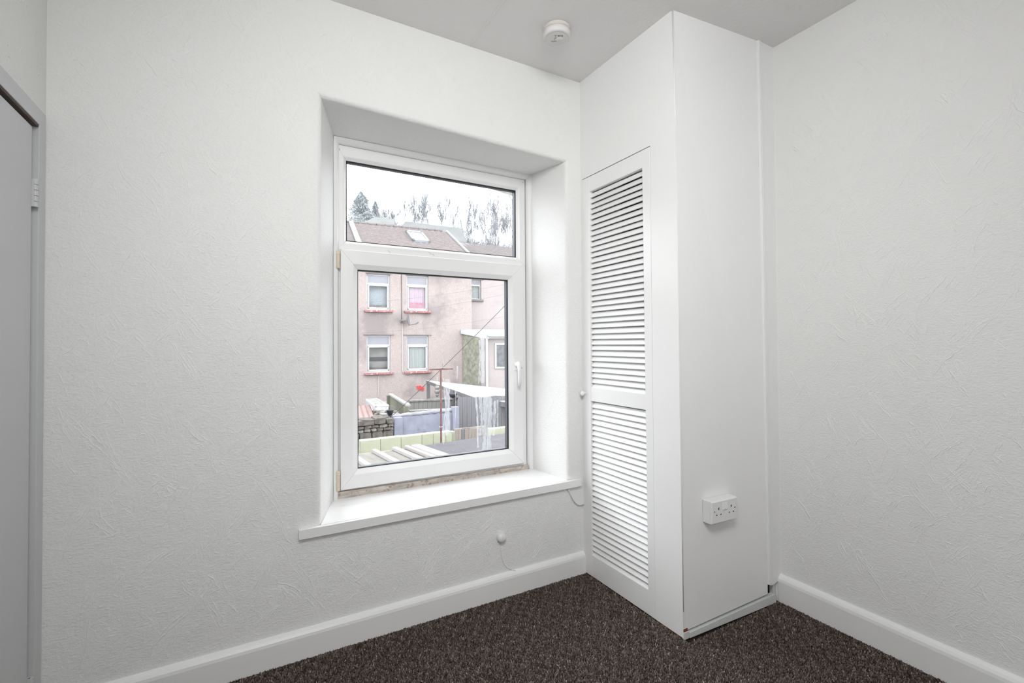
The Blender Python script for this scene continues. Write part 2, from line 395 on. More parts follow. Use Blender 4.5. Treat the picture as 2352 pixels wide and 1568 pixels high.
# plinth and scraps at the foot
MB().hexa([(.024, YF-.008, 0), (.024, YF+.01, 0), (.520, YF-.004, 0), (.520, YF-.024, 0)], [(.024, YF-.008, .0205), (.024, YF+.01, .0205), (.510, YF-.004, .037), (.510, YF-.024, .037)]).build('plinth_strip', M['skirtback'], wcf, bevel=.0015)
MB().box((-.003, YF-.006, 0), (.022, YF+.004, .0255)).build('corner_block', M['skirtback'], wcf, bevel=.001)
MB().box((-.002, YF-.003, .026), (.018, YF+.002, .036)).build('chipped_edge', M['wood'], wcf)
MB().box((.46, -.575, .0), (.53, -.56, .11)).build('void_shade', M['hole'], wcf)  # near-black block painted as the shade inside the hole
MB().box((.514, -.590, .02), (.535, -.575, .108)).build('plinth_end', M['skirtback'], wcf, bevel=.001)
MB().box((.536, -.598, 0), (.556, -.575, .10)).build('skirting_return', M['gloss'], wcf)
# pipe boxing with beads
bx = MB().hexa([(.470, YF-.021, .084), (.484, YF-.024, .079), (.505, YF-.022, .077), (.556, YF-.022, .088), (.556, YF+.02, .088), (.470, YF+.02, .084)],
               [(.449, YF-.021, H), (.463, YF-.024, H), (.486, YF-.022, H), (.556, YF-.022, H), (.556, YF+.02, H), (.449, YF+.02, H)])
bx = struct(bx.build('trim_1', M['board']), 'narrow white boxing strip between cupboard front and right wall')
for t0, t1, dd in ((.4475, .4545, .0275), (.458, .466, .026)):
    MB().hexa([(t0+.0225, YF-dd, .085), (t1+.0225, YF-dd, .082), (t1+.0225, YF-.01, .082), (t0+.0225, YF-.01, .085)], [(t0, YF-dd, H), (t1, YF-dd, H), (t1, YF-.01, H), (t0, YF-.01, H)]).build('bead', M['gloss'], bx, bevel=.0018)
# board behind the slats, its dark colour stands in for the cupboard's shade
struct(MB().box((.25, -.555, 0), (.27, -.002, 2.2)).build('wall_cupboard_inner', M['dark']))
# hairline crack above the door
# ---- louvred door
ld = tag(empty('louvred_door', (0.014, -.23, .003)), 'tall white louvred cupboard door with small round knob, right of the window', 'door')
DX0, DX1 = -.002, .024
def dbox(a, b, nm): return MB().box(a, b).build(nm, M['gloss'], ld, bevel=.0012)
MB().hexa([(DX0, -.0145, .004), (DX1, -.0145, .004), (DX1, -.063, .004), (DX0, -.063, .004)], [(DX0, -.0145, 1.8305), (DX1, -.0145, 1.8305), (DX1, -.069, 1.8305), (DX0, -.069, 1.8305)]).build('stile', M['gloss'], ld, bevel=.0015)
MB().hexa([(DX0, -.4105, .004), (DX1, -.4105, .004), (DX1, -.4465, .004), (DX0, -.4465, .004)], [(DX0, -.3990, 1.8305), (DX1, -.3990, 1.8305), (DX1, -.4405, 1.8305), (DX0, -.4405, 1.8305)]).build('stile', M['gloss'], ld, bevel=.0015)
dbox((DX0+.0012, -.410, .004), (DX1, -.063, .100), 'rail'); dbox((DX0+.0012, -.4085, .800), (DX1, -.066, .8625), 'rail'); dbox((DX0+.0012, -.4, 1.7615), (DX1, -.069, 1.8305), 'rail')
def slat(y0, y1):
    x, z = .0015, 0; a = math.radians(58); L = .0274; t = .0046
    dx, dz = math.cos(a)*L, math.sin(a)*L; nx, nz = -math.sin(a)*t, math.cos(a)*t
    b = MB().hexa([(x-nx, y0, z-nz), (x, y0, z), (x+dx, y0, z+dz), (x+dx-nx, y0, z+dz-nz)], [(x-nx, y1, z-nz), (x, y1, z), (x+dx, y1, z+dz), (x+dx-nx, y1, z+dz-nz)])
    return b
def run(z0, z1, n, ya, yb):
    pitch = (z1-z0)/n; src = None
    for k in range(n):
        z = z0+pitch*k-.003+random.uniform(-.0006, .0006)
        if src is None:
            b = slat(ya, yb); b.v = [(p[0], p[1], p[2]+z) for p in b.v]; src = b.build('slat', M['gloss'], ld, bevel=.001); s0 = z
        else: inst('slat', src, WL[src.name]+Vector((0, 0, z-s0)), ld, (0, random.uniform(-.012, .012), 0))
run(.100, .800, 28, -.4115, -.0635); run(.8625, 1.7615, 36, -.4060, -.0665)
MB().lathe((-.001, -.026, .8316), (-1, 0, 0), [(.0055, 0), (.0045, .004), (.0042, .009), (.009, .013), (.0115, .018), (.0105, .023), (.005, .027)], 20).build('knob', M['gloss'], ld, smooth=True)

# ---- left door
d1 = struct(empty('door_1', (XL, -.55, 0)), 'plain grey white door with painted hinge, at the left edge')
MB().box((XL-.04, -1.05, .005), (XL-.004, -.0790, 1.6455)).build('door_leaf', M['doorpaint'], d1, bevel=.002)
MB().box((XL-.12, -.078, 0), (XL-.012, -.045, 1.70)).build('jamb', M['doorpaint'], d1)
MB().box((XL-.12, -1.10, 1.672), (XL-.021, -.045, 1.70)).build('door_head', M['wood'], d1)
MB().box((XL-.04, -1.07, 1.6530), (XL+.002, -.0585, 1.6603)).build('bare_wood_gap_shade', mat('dark bare wood edge', (.10, .075, .065), .8, .3, 20), d1)  # bare wood edge, coloured dark to deepen the shaded gap above the leaf
MB().box((XL-.065, -1.07, 0), (XL-.041, -.05, 1.69)).build('dark_gap_backing', M['hole'], d1)  # near-black sheet behind the leaf, paints the shade in the door gaps
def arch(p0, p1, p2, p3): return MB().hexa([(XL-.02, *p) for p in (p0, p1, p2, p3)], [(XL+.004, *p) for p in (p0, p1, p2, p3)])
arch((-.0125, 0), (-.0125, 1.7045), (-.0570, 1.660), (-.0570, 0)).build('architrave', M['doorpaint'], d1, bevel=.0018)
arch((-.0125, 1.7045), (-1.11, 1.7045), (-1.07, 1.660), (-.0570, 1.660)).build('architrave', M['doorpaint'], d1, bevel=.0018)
for zc in (1.471, .165):
    h = MB()
    for k in range(5): h.tube([(XL+.001, -.0725, zc-.037+k*.0150), (XL+.001, -.0725, zc-.037+k*.0150+.0140)], .0062, 12)
    hh = h.build('hinge', M['doorpaint'], d1, smooth=False, bevel=.0006)
    MB().box((XL-.012, -.079, zc-.037), (XL+.0005, -.0655, zc+.037)).build('hinge_leaf', M['doorpaint'], hh)

# ================================================================= WINDOW
w1 = struct(empty('window_1', (-.598, .28, .4453)), 'white plastic framed window with a top light and a side hung sash')
def mitred(nm, rc, prof, m, parent, gap=.0003, bevel=0, T=None, ex=(0, 0, 0, 0)):   # ex: extra width bottom, right, top, left
    x0, x1, z0, z1 = rc; out = []
    def cor(i, o):
        eb, er, et, el = ex if o > .02 else (0, 0, 0, 0)
        return [(x0+o+el, z0+o+eb), (x1-o-er, z0+o+eb), (x1-o-er, z1-o-et), (x0+o+el, z1-o-et)][i]
    dirs = [(1, 0), (0, 1), (-1, 0), (0, -1)]
    for i in range(4):
        b = MB(T); j = (i+1) % 4; d = dirs[i]
        a = [(cor(i, o)[0]+d[0]*gap, y, cor(i, o)[1]+d[1]*gap) for o, y in prof]
        c = [(cor(j, o)[0]-d[0]*gap, y, cor(j, o)[1]-d[1]*gap) for o, y in prof]
        b.hexa(a, c); out.append(b.build(nm, m, parent, bevel=bevel))
    return out
YF0 = .2747
# outer frame: sides, head and foot as plain members, then transom
def fprof(y0, y1, w, bv, db): return [(0, y1), (0, y0), (w, y0), (w+bv*.25, y0+.002), (w+bv, y0+db), (w+bv, y1)]
X0, X1, Z0, Z1, ZT = -1.0515, -.1445, .4455, 1.8965, 1.4998
# top light surround
mitred('frame_bar', (X0, X1, ZT-.040, Z1), fprof(YF0, .318, .026, .014, .014), M['upvc'], w1, ex=(0, .005, .0165, 0))
# lower outer frame behind the sash
mitred('frame_bar', (X0, X1, Z0, ZT-.0405), [(0, .318), (0, YF0), (.030, YF0), (.030, .318)], M['upvc'], w1)
def glaze(rc, yf, par):
    x0, x1, z0, z1 = rc
    mitred('gasket', (x0-.002, x1+.002, z0-.002, z1+.002), [(0, yf+.009), (0, yf), (.0052, yf+.002), (.0052, yf+.009)], M['black'], par, 0)
    mitred('spacer_bar', (x0-.001, x1+.001, z0-.001, z1+.001), [(0, yf+.026), (0, yf+.011), (.0046, yf+.011), (.0046, yf+.026)], M['spacer'], par, 0)
    mitred('gasket', (x0-.002, x1+.002, z0-.002, z1+.002), [(0, yf+.033), (0, yf+.0275), (.0045, yf+.0275), (.0045, yf+.033)], M['black'], par, 0)
    g = MB()
    for yy in (yf+.0100, yf+.0270): g.quad((x0-.001, yy, z0-.001), (x1+.001, yy, z0-.001), (x1+.001, yy, z1+.001), (x0-.001, yy, z1+.001))
    return g.build('pane', M['glass'], par)
glaze((-1.0115, -.1895, ZT, 1.840), YF0+.013, w1)
# opening sash
sash = MB().box((-1.034, .262, .474), (-1.0335, .2625, .4745)).build('sash', M['upvc'], w1)
SR = (-1.0385, -.1695, .4685, 1.4585)
mitred('sash_bar', SR, [(0, .273), (0, .2585), (.0015, .2565), (.050, .2565), (.0525, .2585), (.0705, .2735), (.0705, .3025), (.035, .3025), (.035, .273)], M['upvc'], sash, .0004, ex=(.0065, .006, .0075, 0))
glaze((SR[0]+.0700, SR[1]-.0765, SR[2]+.077, SR[3]-.0780), .2725, sash)
# quadrant trims between frame and plaster
def quadt(p0, p1, inward, nm='cover_strip'):
    p0, p1 = Vector(p0), Vector(p1); iv = Vector(inward); b = MB(); n = 6; R_ = .023
    def pr(p): return [p]+[p+iv*(R_*math.sin(a*math.pi/2/n))+Vector((0, -1, 0))*(R_*math.cos(a*math.pi/2/n)) for a in range(n+1)]
    b.hexa(pr(p0), pr(p1)); return b.build(nm, M['upvc'], w1, smooth=False)
quadt((-1.066, YF0, 1.9205), (-.117, YF0, 1.9205), (0, 0, -1))
quadt((-1.066, YF0, .4353), (-1.066, YF0, 1.9205), (1, 0, 0))
quadt((-.1165, YF0, .4353), (-.1165, YF0, 1.9205), (-1, 0, 0))
# worn timber strip under the sash
wk = MB(); rs = random.Random(5); n = 40; up = []; lo = []
for k in range(n+1):
    t = k/n; x = -1.064+t*(.946); up.append((x, .457+.004*(1-t)-.004*t+rs.uniform(-.0015, .0015)))
a = [(x, .2615+rs.uniform(-.0012, .0012), z) for x, z in up]; b0 = [(x, .258+rs.uniform(-.0012, .0012), .4350) for x, z in up]; c0 = [(x, .280, z) for x, z in up]
ia = [wk.vert(p) for p in a]; ib = [wk.vert(p) for p in b0]; ic = [wk.vert(p) for p in c0]
for k in range(n): wk.f.append((ib[k], ib[k+1], ia[k+1], ia[k])); wk.f.append((ia[k], ia[k+1], ic[k+1], ic[k]))
wk.build('timber_strip', M['dirty'], w1)['label'] = 'chipped brown and grey timber strip below the sash'
# hinges and handle
for z0, z1 in ((1.3776, 1.4510), (.4706, .5500)):
    h = MB().lathe((-1.0485, .2525, z0), (0, 0, 1), [(.0062, 0), (.0075, .002), (.0075, .016), (.0068, .0165), (.0068, .0170), (.0072, .0175), (.0072, z1-z0-.018), (.0066, z1-z0-.0175), (.0078, z1-z0-.0165), (.0078, z1-z0-.003), (.006, z1-z0)], 20)
    h.build('hinge', M['cream'], w1, smooth=False, bevel=.0004)['label'] = 'cream plastic hinge'
hz = .2565
hd = MB().box((-.2235, hz-.006, .930), (-.1985, hz, .992)).build('handle', M['plastic'], sash, bevel=.004, seg=3)
hd['label'] = 'white lever handle with a dark key button'
MB().lathe((-.2125, hz-.004, .962), (0, -1, 0), [(.011, 0), (.0115, .012), (.010, .024), (.006, .028)], 20).build('handle_neck', M['plastic'], hd, smooth=True)
MB().tube([(-.2125, hz-.028, .975), (-.2125, hz-.036, .955), (-.2125, hz-.040, .925), (-.2125, hz-.040, .890), (-.2125, hz-.036, .857)], [.0095, .0115, .0095, .0085, .0075], 12).build('lever', M['plastic'], hd, smooth=True)
MB().lathe((-.199, hz-.022, .944), (.6, -1, 0), [(.004, 0), (.004, .008)], 12).build('key_button', M['spacer'], hd, smooth=False)
# small marks on the frame
for x, z in ((-1.040, 1.8805), (-.155, 1.887)): MB().tube([(x, YF0-.0005, z), (x+.001, YF0-.0005, z-.008)], .0012, 6).build('scuff', M['dirty'], w1)
for x, z in ((-.655, 1.4835), (-.640, 1.477), (-.84, 1.473)): MB().tube([(x, YF0-.0004, z), (x+.008, YF0-.0004, z-.004), (x+.012, YF0-.0004, z-.009)], .0008, 5).build('scuff', M['dirty'], w1)
# milky water marks between the panes of the sash
def ribbon(b, pts, w0, y):
    prev = None
    for i, (u, v) in enumerate(pts):
        p = pY(u, v, y); ww = w0*(1+.16*math.sin(i*.8+w0*900)+.12*math.sin(i*2.1+w0*300))
        L = b.vert((p.x-ww/2, y, p.z)); Rr = b.vert((p.x+ww/2, y, p.z))
        if prev: b.f.append((prev[0], prev[1], Rr, L))
        prev = (L, Rr)
def fine(pts, n=26, j=.8, sd=1):
    j *= .38
    rs = random.Random(sd); out = []
    for i in range(n+1):
        t = i/n*(len(pts)-1); k = min(int(t), len(pts)-2); a = t-k
        out.append((pts[k][0]*(1-a)+pts[k+1][0]*a+rs.uniform(-j, j), pts[k][1]*(1-a)+pts[k+1][1]*a))
    return out
ys = .2905
b = MB()
for k, (pts, w) in enumerate([([(1019, 868), (1021, 910), (1025, 935), (1020, 960), (1019, 1020)], .0055), ([(1024, 890), (1031, 915), (1029, 950), (1029, 988)], .007), ([(1034, 888), (1027, 925), (1023, 950)], .0035),
    ([(1046, 890), (1047, 930), (1044, 990)], .004), ([(1051, 840), (1050, 870)], .006), ([(1101, 780), (1102, 830), (1100, 880)], .006), ([(1110, 775), (1110, 870)], .004), ([(1119, 800), (1118, 880)], .003),
    ([(1093, 912), (1097, 960), (1098, 1028)], .010), ([(1103, 910), (1107, 960), (1104, 1000)], .016), ([(1117, 912), (1118, 950), (1114, 1028)], .016), ([(1126, 915), (1121, 950), (1119, 1026)], .012), ([(1137, 920), (1134, 1000)], .014), ([(1143, 918), (1143, 985)], .008), ([(1112, 910), (1113, 1000)], .008)]):
    ribbon(b, fine(pts, 30, .9, k), w, ys)
tag(b.build('water_marks', M['streak'], sash), 'milky water run marks inside the lower pane', kind='stuff')
b = MB(); ribbon(b, fine([(1120, 906), (1121, 960), (1118, 1032)], 30, 1.2, 77), .046, ys+.001); ribbon(b, fine([(1108, 772), (1108, 880)], 20, .8, 78), .022, ys+.001); ribbon(b, fine([(1028, 870), (1028, 1000)], 20, .8, 79), .022, ys+.001)
tag(b.build('damp_haze', M['streakthin'], sash), 'thin haze of old damp inside the lower pane', kind='stuff')

# ---- sill board
sb = MB().box((-1.2165, -.0175, .404), (-.0215, -.0005, .4353))
sb.hexa([(-1.1465, -.002, .404), (-.085, -.002, .404), (-.118, .268, .404), (-1.066, .268, .404)], [(-1.1465, -.002, .4353), (-.085, -.002, .4353), (-.118, .268, .4353), (-1.066, .268, .4353)])
tag(sb.build('window_sill', M['sill']), 'glossy white sill board under the window', 'sill')

# ---- small fixtures
so = tag(empty('double_socket', (.175, -.60, .40)), 'white double plug socket with two rocker switches, low on the cupboard front', 'socket')
def TS(x, y, z):      # socket frame: x across, y out of the wall, z up
    return Vector((.1065+x, -.582-.0335*x-y, .3995+z))
MB(TS).box((0, -.002, 0), (.140, .030, .0835)).build('back_box', M['plastic'], so, bevel=.0025)
MB(TS).hexa([(-.0005, .030, -.0005), (.1405, .030, -.0005), (.1405, .030, .084), (-.0005, .030, .084)], [(.003, .0385, .003), (.137, .0385, .003), (.137, .0385, .0805), (.003, .0385, .0805)]).build('face_plate', M['plastic'], so, bevel=.002)
for cx in (.036, .104):
    for (hx, hz_, hw, hh) in ((0, .0545, .0042, .0085), (-.0112, .0325, .0055, .004), (.0112, .0325, .0055, .004)):
        MB(TS).box((cx+hx-hw/2, .037, hz_-hh/2), (cx+hx+hw/2, .0388, hz_+hh/2)).build('pin_hole', M['hole'], so)
    MB(TS).box((cx+(-.022 if cx < .07 else .020)-.002, .037, .044), (cx+(-.022 if cx < .07 else .020)+.002, .0388, .048)).build('screw_hole', M['hole'], so)
for cx in (.0615, .0755):
    MB(TS).hexa([(cx-.0055, .037, .0480), (cx+.0055, .037, .0480), (cx+.0055, .037, .0725), (cx-.0055, .037, .0725)], [(cx-.0055, .0425, .0480), (cx+.0055, .0425, .0480), (cx+.0055, .0395, .0725), (cx-.0055, .0395, .0725)]).build('rocker_switch', M['upvc'], so, bevel=.0008)

sm = tag(empty('smoke_alarm', (-.313, -.262, 2.255)), 'round white smoke alarm fixed to the ceiling', 'alarm')
sc = (-.313, -.262, H)
MB().lathe(sc, (0, 0, -1), [(.053, 0), (.053, .012), (.050, .0135), (.050, .0145)], 40).build('base_plate', mat('slightly yellowed plastic', (.68, .645, .60), .4), sm, smooth=False, bevel=.0006)
MB().lathe(sc, (0, 0, -1), [(.050, .0145), (.0535, .0155), (.0535, .032), (.051, .037), (.046, .040), (.0455, .0395), (.040, .0405), (.001, .0415)], 40).build('cover', M['alarm'], sm, smooth=True)
MB().lathe((sc[0]+.008, sc[1]-.006, H-.0405), (0, 0, -1), [(.014, 0), (.014, .0015), (.0125, .0025)], 28).build('test_button', M['alarm'], sm, smooth=True)
def text(nm, s_, loc, size, m, parent, rot):
    c_ = bpy.data.curves.new(nm, 'FONT'); c_.body = s_; c_.size = size; c_.extrude = .0003; c_.align_x = 'CENTER'
    o = bpy.data.objects.new(nm, c_); COL.objects.link(o); c_.materials.append(m); place(o, loc, parent); o.rotation_euler = rot; return o
rt_ = (math.pi, 0, -.32)
def sp_(dx, dy): 
    a_ = -.32+math.pi*0; return Vector((sc[0]+dx*math.cos(a_)-dy*math.sin(a_), sc[1]+dx*math.sin(a_)+dy*math.cos(a_), H-.0435))
text('lettering', 'aico', sp_(.010, .024), .017, M['print'], sm, (math.pi, 0, -.32)) if False else None
# printed marks: a dark badge with strokes, a dot with two arcs, two tiny words
b = MB(); zc = H-.0418
def flat(pts, w): b.tube([(sp_(x, y).x, sp_(x, y).y, zc) for x, y in pts], w, 5)
U1 = Vector((math.cos(-.38), math.sin(-.38), 0)); V1 = Vector((math.sin(.38)*-1*-1, math.cos(.38), 0))
def fm(pts, w): b.tube([Vector((sc[0], sc[1], zc))+RTf*x+UPf*y for x, y in pts], w, 5)
RTf = Vector((math.cos(YAW), -math.sin(YAW), 0)); UPf = Vector((-math.sin(YAW), -math.cos(YAW), 0))
for p_ in ([(.002, .022), (.006, .024), (.010, .021), (.005, .019), (.002, .022)], [(.013, .024), (.013, .017)], [(.017, .026), (.017, .018)], [(.020, .025), (.020, .018), (.023, .018)], [(-.007, .024), (-.004, .024), (-.007, .020), (-.004, .020)], [(-.012, .022), (-.010, .022)]): fm(p_, .0007)
for p_ in ([(.009, .001), (.010, .001)], [(.014, .003), (.0155, .000), (.014, -.003)], [(.018, .005), (.020, .000), (.018, -.005)], [(-.006, .009), (-.010, .001), (-.010, -.005)], [(-.006, .010), (.004, .010), (.006, .007)]): fm(p_, .00045)
for p_ in ([(-.020, -.009), (-.016, -.009)], [(-.018, -.009), (-.018, -.014)], [(-.014, -.009), (-.014, -.014), (-.011, -.014)], [(-.009, -.009), (-.007, -.012), (-.009, -.014)], [(-.005, -.009), (-.001, -.009)], [(-.003, -.009), (-.003, -.014)], [(.004, -.011), (.012, -.012)]): fm(p_, .0005)
b.build('printed_marks', M['print'], sm)

cp = tag(empty('cable_outlet_button', (-.437, 0, .23)), 'small round white button on the wall below the sill with a thin flex hanging down', 'fixture')
MB().lathe((-.4385, .0, .2500), (0, -1, 0), [(.0175, 0), (.0185, .004), (.0190, .010), (.0185, .017), (.0165, .021), (.010, .0235), (.002, .0245)], 28).build('button', M['plastic'], cp, smooth=True)
MB().tube([(-.438, -.006, .234), (-.4385, -.003, .20), (-.434, -.0025, .165), (-.424, -.0025, .135), (-.408, -.003, .115), (-.385, -.006, .101), (-.372, -.010, .0965)], .0011, 6).build('flex', M['plastic'], cp, smooth=True)
tag(MB().tube([(-.0935, .0, .405), (-.090, -.006, .398), (-.078, -.010, .372), (-.062, -.011, .342), (-.046, -.011, .325), (-.030, -.010, .3165), (-.006, -.008, .3155), (-.001, -.005, .3155)], .0030, 8).build('white_cable', M['plastic'], smooth=True), 'short white cable looping from the sill end to the cupboard', 'cable')
tag(MB().box((-.0225, -.0165, .4335), (-.0185, -.002, .4365)).build('sill_chip', M['dirty'])) if False else None


# ================================================================= OUTSIDE
GZ = -2.1
E_ = lambda *a, **k: mat(*a, **k)
M['render'] = None
def facade_mat(name, base, hi, dark, stain):
    q = NT(name); b = q.bsdf; b.inputs['Roughness'].default_value = .9; b.inputs['Specular IOR Level'].default_value = .1
    c = q.ramp(q.noise(42, 2, .7), [(.30, dark), (.45, base), (.56, base), (.68, hi)])
    c = q.mix(q.ramp(q.noise(.7, 4, .6), [(.50, 0.), (.66, .62)]), c, stain)
    q.ln(c, b.inputs['Base Color']); q.ln(q.bump(q.noise(40, 2, .6), 1, .006), b.inputs['Normal']); return q.m
M['dash'] = facade_mat('pink beige pebbledash', (.262, .226, .216), (.36, .335, .325), (.185, .155, .148), (.13, .115, .120))
M['dash2'] = facade_mat('pale pink pebbledash', (.29, .258, .252), (.36, .34, .34), (.22, .195, .19), (.24, .22, .22))
M['stain'] = mat('dark damp band', (.13, .115, .115), .9, .3, 3)
M['algae'] = mat('green algae on render', (.175, .178, .142), .95, .42, 6, .01, 20)
M['owhite'] = mat('outdoor white plastic', (.36, .36, .365), .4, .05, 4)
M['redsill'] = mat('flaking red painted sill', (.215, .095, .093), .8, .3, 9, speck=(14, (.34, .31, .31), .60, .03))
M['osill'] = mat('grey stone sill', (.12, .12, .12), .9, .2, 8)
M['tile'] = mat('weathered pink grey roof tile', (.120, .103, .101), .85, .22, 7)
M['tile2'] = mat('weathered grey brown roof tile', (.112, .101, .100), .85, .2, 7)
M['verge'] = mat('pale mortar verge', (.24, .25, .26), .8, .1, 6)
M['lead'] = mat('grey skylight frame', (.13, .145, .16), .5, .1, 8)
M['farroof'] = mat('far slate roof', (.098, .103, .102), .9, .15, .8)
M['farwall'] = mat('far pale wall', (.24, .24, .24), .9, .1, .8)
M['timber'] = mat('grey weathered timber', (.18, .18, .17), .85, .35, 6, .004, 25, stretch=(1, 1, .15))
M['timberd'] = mat('dark grey weathered timber', (.115, .115, .122), .85, .3, 7, .004, 25, stretch=(1, 1, .12))
M['timberg'] = mat('green tinged weathered timber', (.15, .15, .115), .85, .3, 6, .004, 25, stretch=(1, 1, .15))
M['timberb'] = mat('brown weathered timber', (.19, .165, .145), .85, .5, 10, .004, 25, stretch=(1, 1, .12))
M['blue'] = mat('lilac blue painted render', (.165, .172, .215), .85, .22, 3.2, .004, 14, speck=(5, (.12, .12, .14), .64, .1))
M['coping'] = mat('flaking white coping', (.20, .20, .22), .85, .2, 14, .012, 18)
M['lime'] = mat('pale green painted block', (.29, .298, .222), .85, .08, 5, .003, 30, speck=(30, (.2, .21, .15), .69, .06))
M['limej'] = mat('green painted joint', (.22, .23, .17), .9, .2, 9)
M['stone'] = mat('dark mossy rubble stone', (.088, .078, .070), .95, .45, 9, .02, 16)
M['stoneb'] = mat('lighter rubble stone', (.15, .14, .13), .95, .35, 9, .02, 16)
M['mortar'] = mat('rubble wall mortar', (.055, .052, .05), .95, .3, 12, .01, 20)
M['rust'] = mat('rusty red brown iron', (.105, .052, .048), .8, .35, 12)
M['pinkroof'] = mat('pink corrugated sheet', (.20, .135, .128), .5, .08, 5)
M['poly'] = mat('milky white corrugated plastic', (.40, .405, .41), .5, .06, 2.5)
M['polyrib'] = mat('white roof glazing bar', (.215, .20, .195), .5, .06, 4)
M['polypan'] = mat('cloudy roof panel with dirt', (.118, .112, .096), .45, .25, 5, speck=(18, (.07, .07, .05), .62, .05), stretch=(3, .3, 1))
M['felt'] = mat('dark purple grey roof felt', (.042, .039, .047), .75, .2, 5, .003, 40, speck=(60, (.35, .35, .38), .68, .03), spec=.5)
M['red'] = mat('red painted metal', (.72, .03, .035), .5)
M['metal'] = mat('grey galvanised metal', (.13, .14, .15), .4)
M['cableb'] = mat('dark cable', (.035, .033, .03), .6)
M['cablew'] = mat('white cable', (.36, .35, .34), .5)
M['cladding'] = mat('blue grey cladding', (.10, .12, .16), .8, .1, 6)
M['ground'] = mat('grey yard ground', (.12, .115, .10), .95, .4, 1.5, .03, 4)
M['hill'] = mat('scrub hillside paled for haze', (.125, .135, .134), .95, .3, .35, .2, .6)  # distance haze is put into the hill colour
M['twig'] = mat('winter bark paled for haze', (.215, .225, .24), .9, .2, 3)  # bark lightened so the colour itself carries the haze
M['conif'] = mat('blue green needles paled for haze', (.25, .275, .285), .9, .25, 2)  # needles lightened too, haze mixed into their colour
M['curtain_pink'] = mat('pink curtain', (.40, .33, .385), .9, .12, 3, stretch=(5, 5, .4))
M['curtain_net'] = mat('white net curtain', (.30, .325, .32), .9, .12, 3, stretch=(7, 7, .3))
M['blind'] = mat('pale blue room behind glass', (.26, .295, .325), .9, .25, 1.6)
M['roomdark'] = mat('dim room behind glass', (.20, .20, .19), .9, .5, 1.7)
M['topglass'] = mat('obscured grey top light', (.17, .175, .20), .25, .1, 14, spec=.5)
M['bucket'] = mat('black plastic bucket', (.02, .022, .03), .4)
M['litter'] = mat('pale rubble and scraps', (.17, .17, .155), .95, .4, 9)
q = NT('far window glass'); q.bsdf.inputs['Base Color'].default_value = (.05, .055, .06, 1); q.bsdf.inputs['Roughness'].default_value = .05
M['oglass'] = glass_mat('house window glass')

# ground and hill
tag(struct(MB().box((-40, .4, GZ-.3), (60, 32, GZ)).build('ground_outside', M['ground'])))
g = MB(); nx, ny = 30, 14
def hz_(x, y):
    t = max(0, (y-31)/17); t = t if t < 1 else 1-.05*(t-1)
    return GZ+t*(15.6-.11*max(0, min(45, x)-15))+.5*math.sin(x*.23+y*.15)*min(1, t)
ii = [[g.vert((-45+i*5.5, 31+j*6, hz_(-45+i*5.5, 31+j*6))) for i in range(nx)] for j in range(ny)]
for j in range(ny-1):
    for i in range(nx-1): g.f.append((ii[j][i], ii[j][i+1], ii[j+1][i+1], ii[j+1][i]))
hill = struct(g.build('hill_outside', M['hill'], smooth=True), 'misty hillside rising behind the terrace roofs')

# ---- terrace opposite: a plane frame (s along the facade, o out of it towards us, z up)
_p = pD(870, 780, 19); FA = math.radians(4.5)
FO = Vector((_p.x, _p.y, 0)); FU = Vector((math.cos(FA), -math.sin(FA), 0)); FN = Vector((-math.sin(FA), -math.cos(FA), 0))
def TF(s, o, z): return FO+FU*s+FN*o+Vector((0, 0, z))
def fs(u, v, o=0):
    d = ray(u, v); base = FO+FN*o; t = (base-CAM).dot(FN)/d.dot(FN); p = CAM+d*t; return (p-FO).dot(FU), p.z
def hole_wall(T, s0, s1, z0, z1, holes, o1=0, o0=-.25):
    """wall slab with rectangular holes, cut as a grid of boxes"""
    S = sorted({s0, s1, *[h[0] for h in holes], *[h[1] for h in holes]}); Z = sorted({z0, z1, *[h[2] for h in holes], *[h[3] for h in holes]})
    b = MB(T)
    for a, c in zip(S, S[1:]):
        run0 = None
        for z_, w_ in zip(Z, Z[1:]):
            m_, n_ = (a+c)/2, (z_+w_)/2
            if any(h[0] < m_ < h[1] and h[2] < n_ < h[3] for h in holes):
                continue
            b.box((a, o0, z_), (c, o1, w_))
    return b
h1 = tag(empty('terraced_house', TF(0, -3, GZ)), 'pink pebbledashed house with four white windows and a tiled roof, seen through the window', 'house')
sR, _ = fs(1083.5, 700); eave = fs(1000, 600)[1]
wins = []
for (ul, ur, vt, vb, kind) in ((842, 896, 629.5, 712, 'blind'), (933.5, 984, 633, 714, 'pink'), (842, 897.5, 770, 855, 'dim'), (933.5, 984.5, 770.5, 852, 'net')):
    a = fs(ul, (vt+vb)/2)[0]; c = fs(ur, (vt+vb)/2)[0]; um = (ul+ur)/2
    wins.append((a, c, fs(um, vb)[1], fs(um, vt)[1], kind))
for w in list(wins[:4]): wins.append((w[0]-4.6, w[1]-4.6, w[2], w[3], 'net'))
hw = hole_wall(TF, -15, sR, GZ, eave, [w[:4] for w in wins]); hw.box((sR-.25, -8, GZ), (sR, -.25, eave))
hw.build('wall', M['dash'], h1)
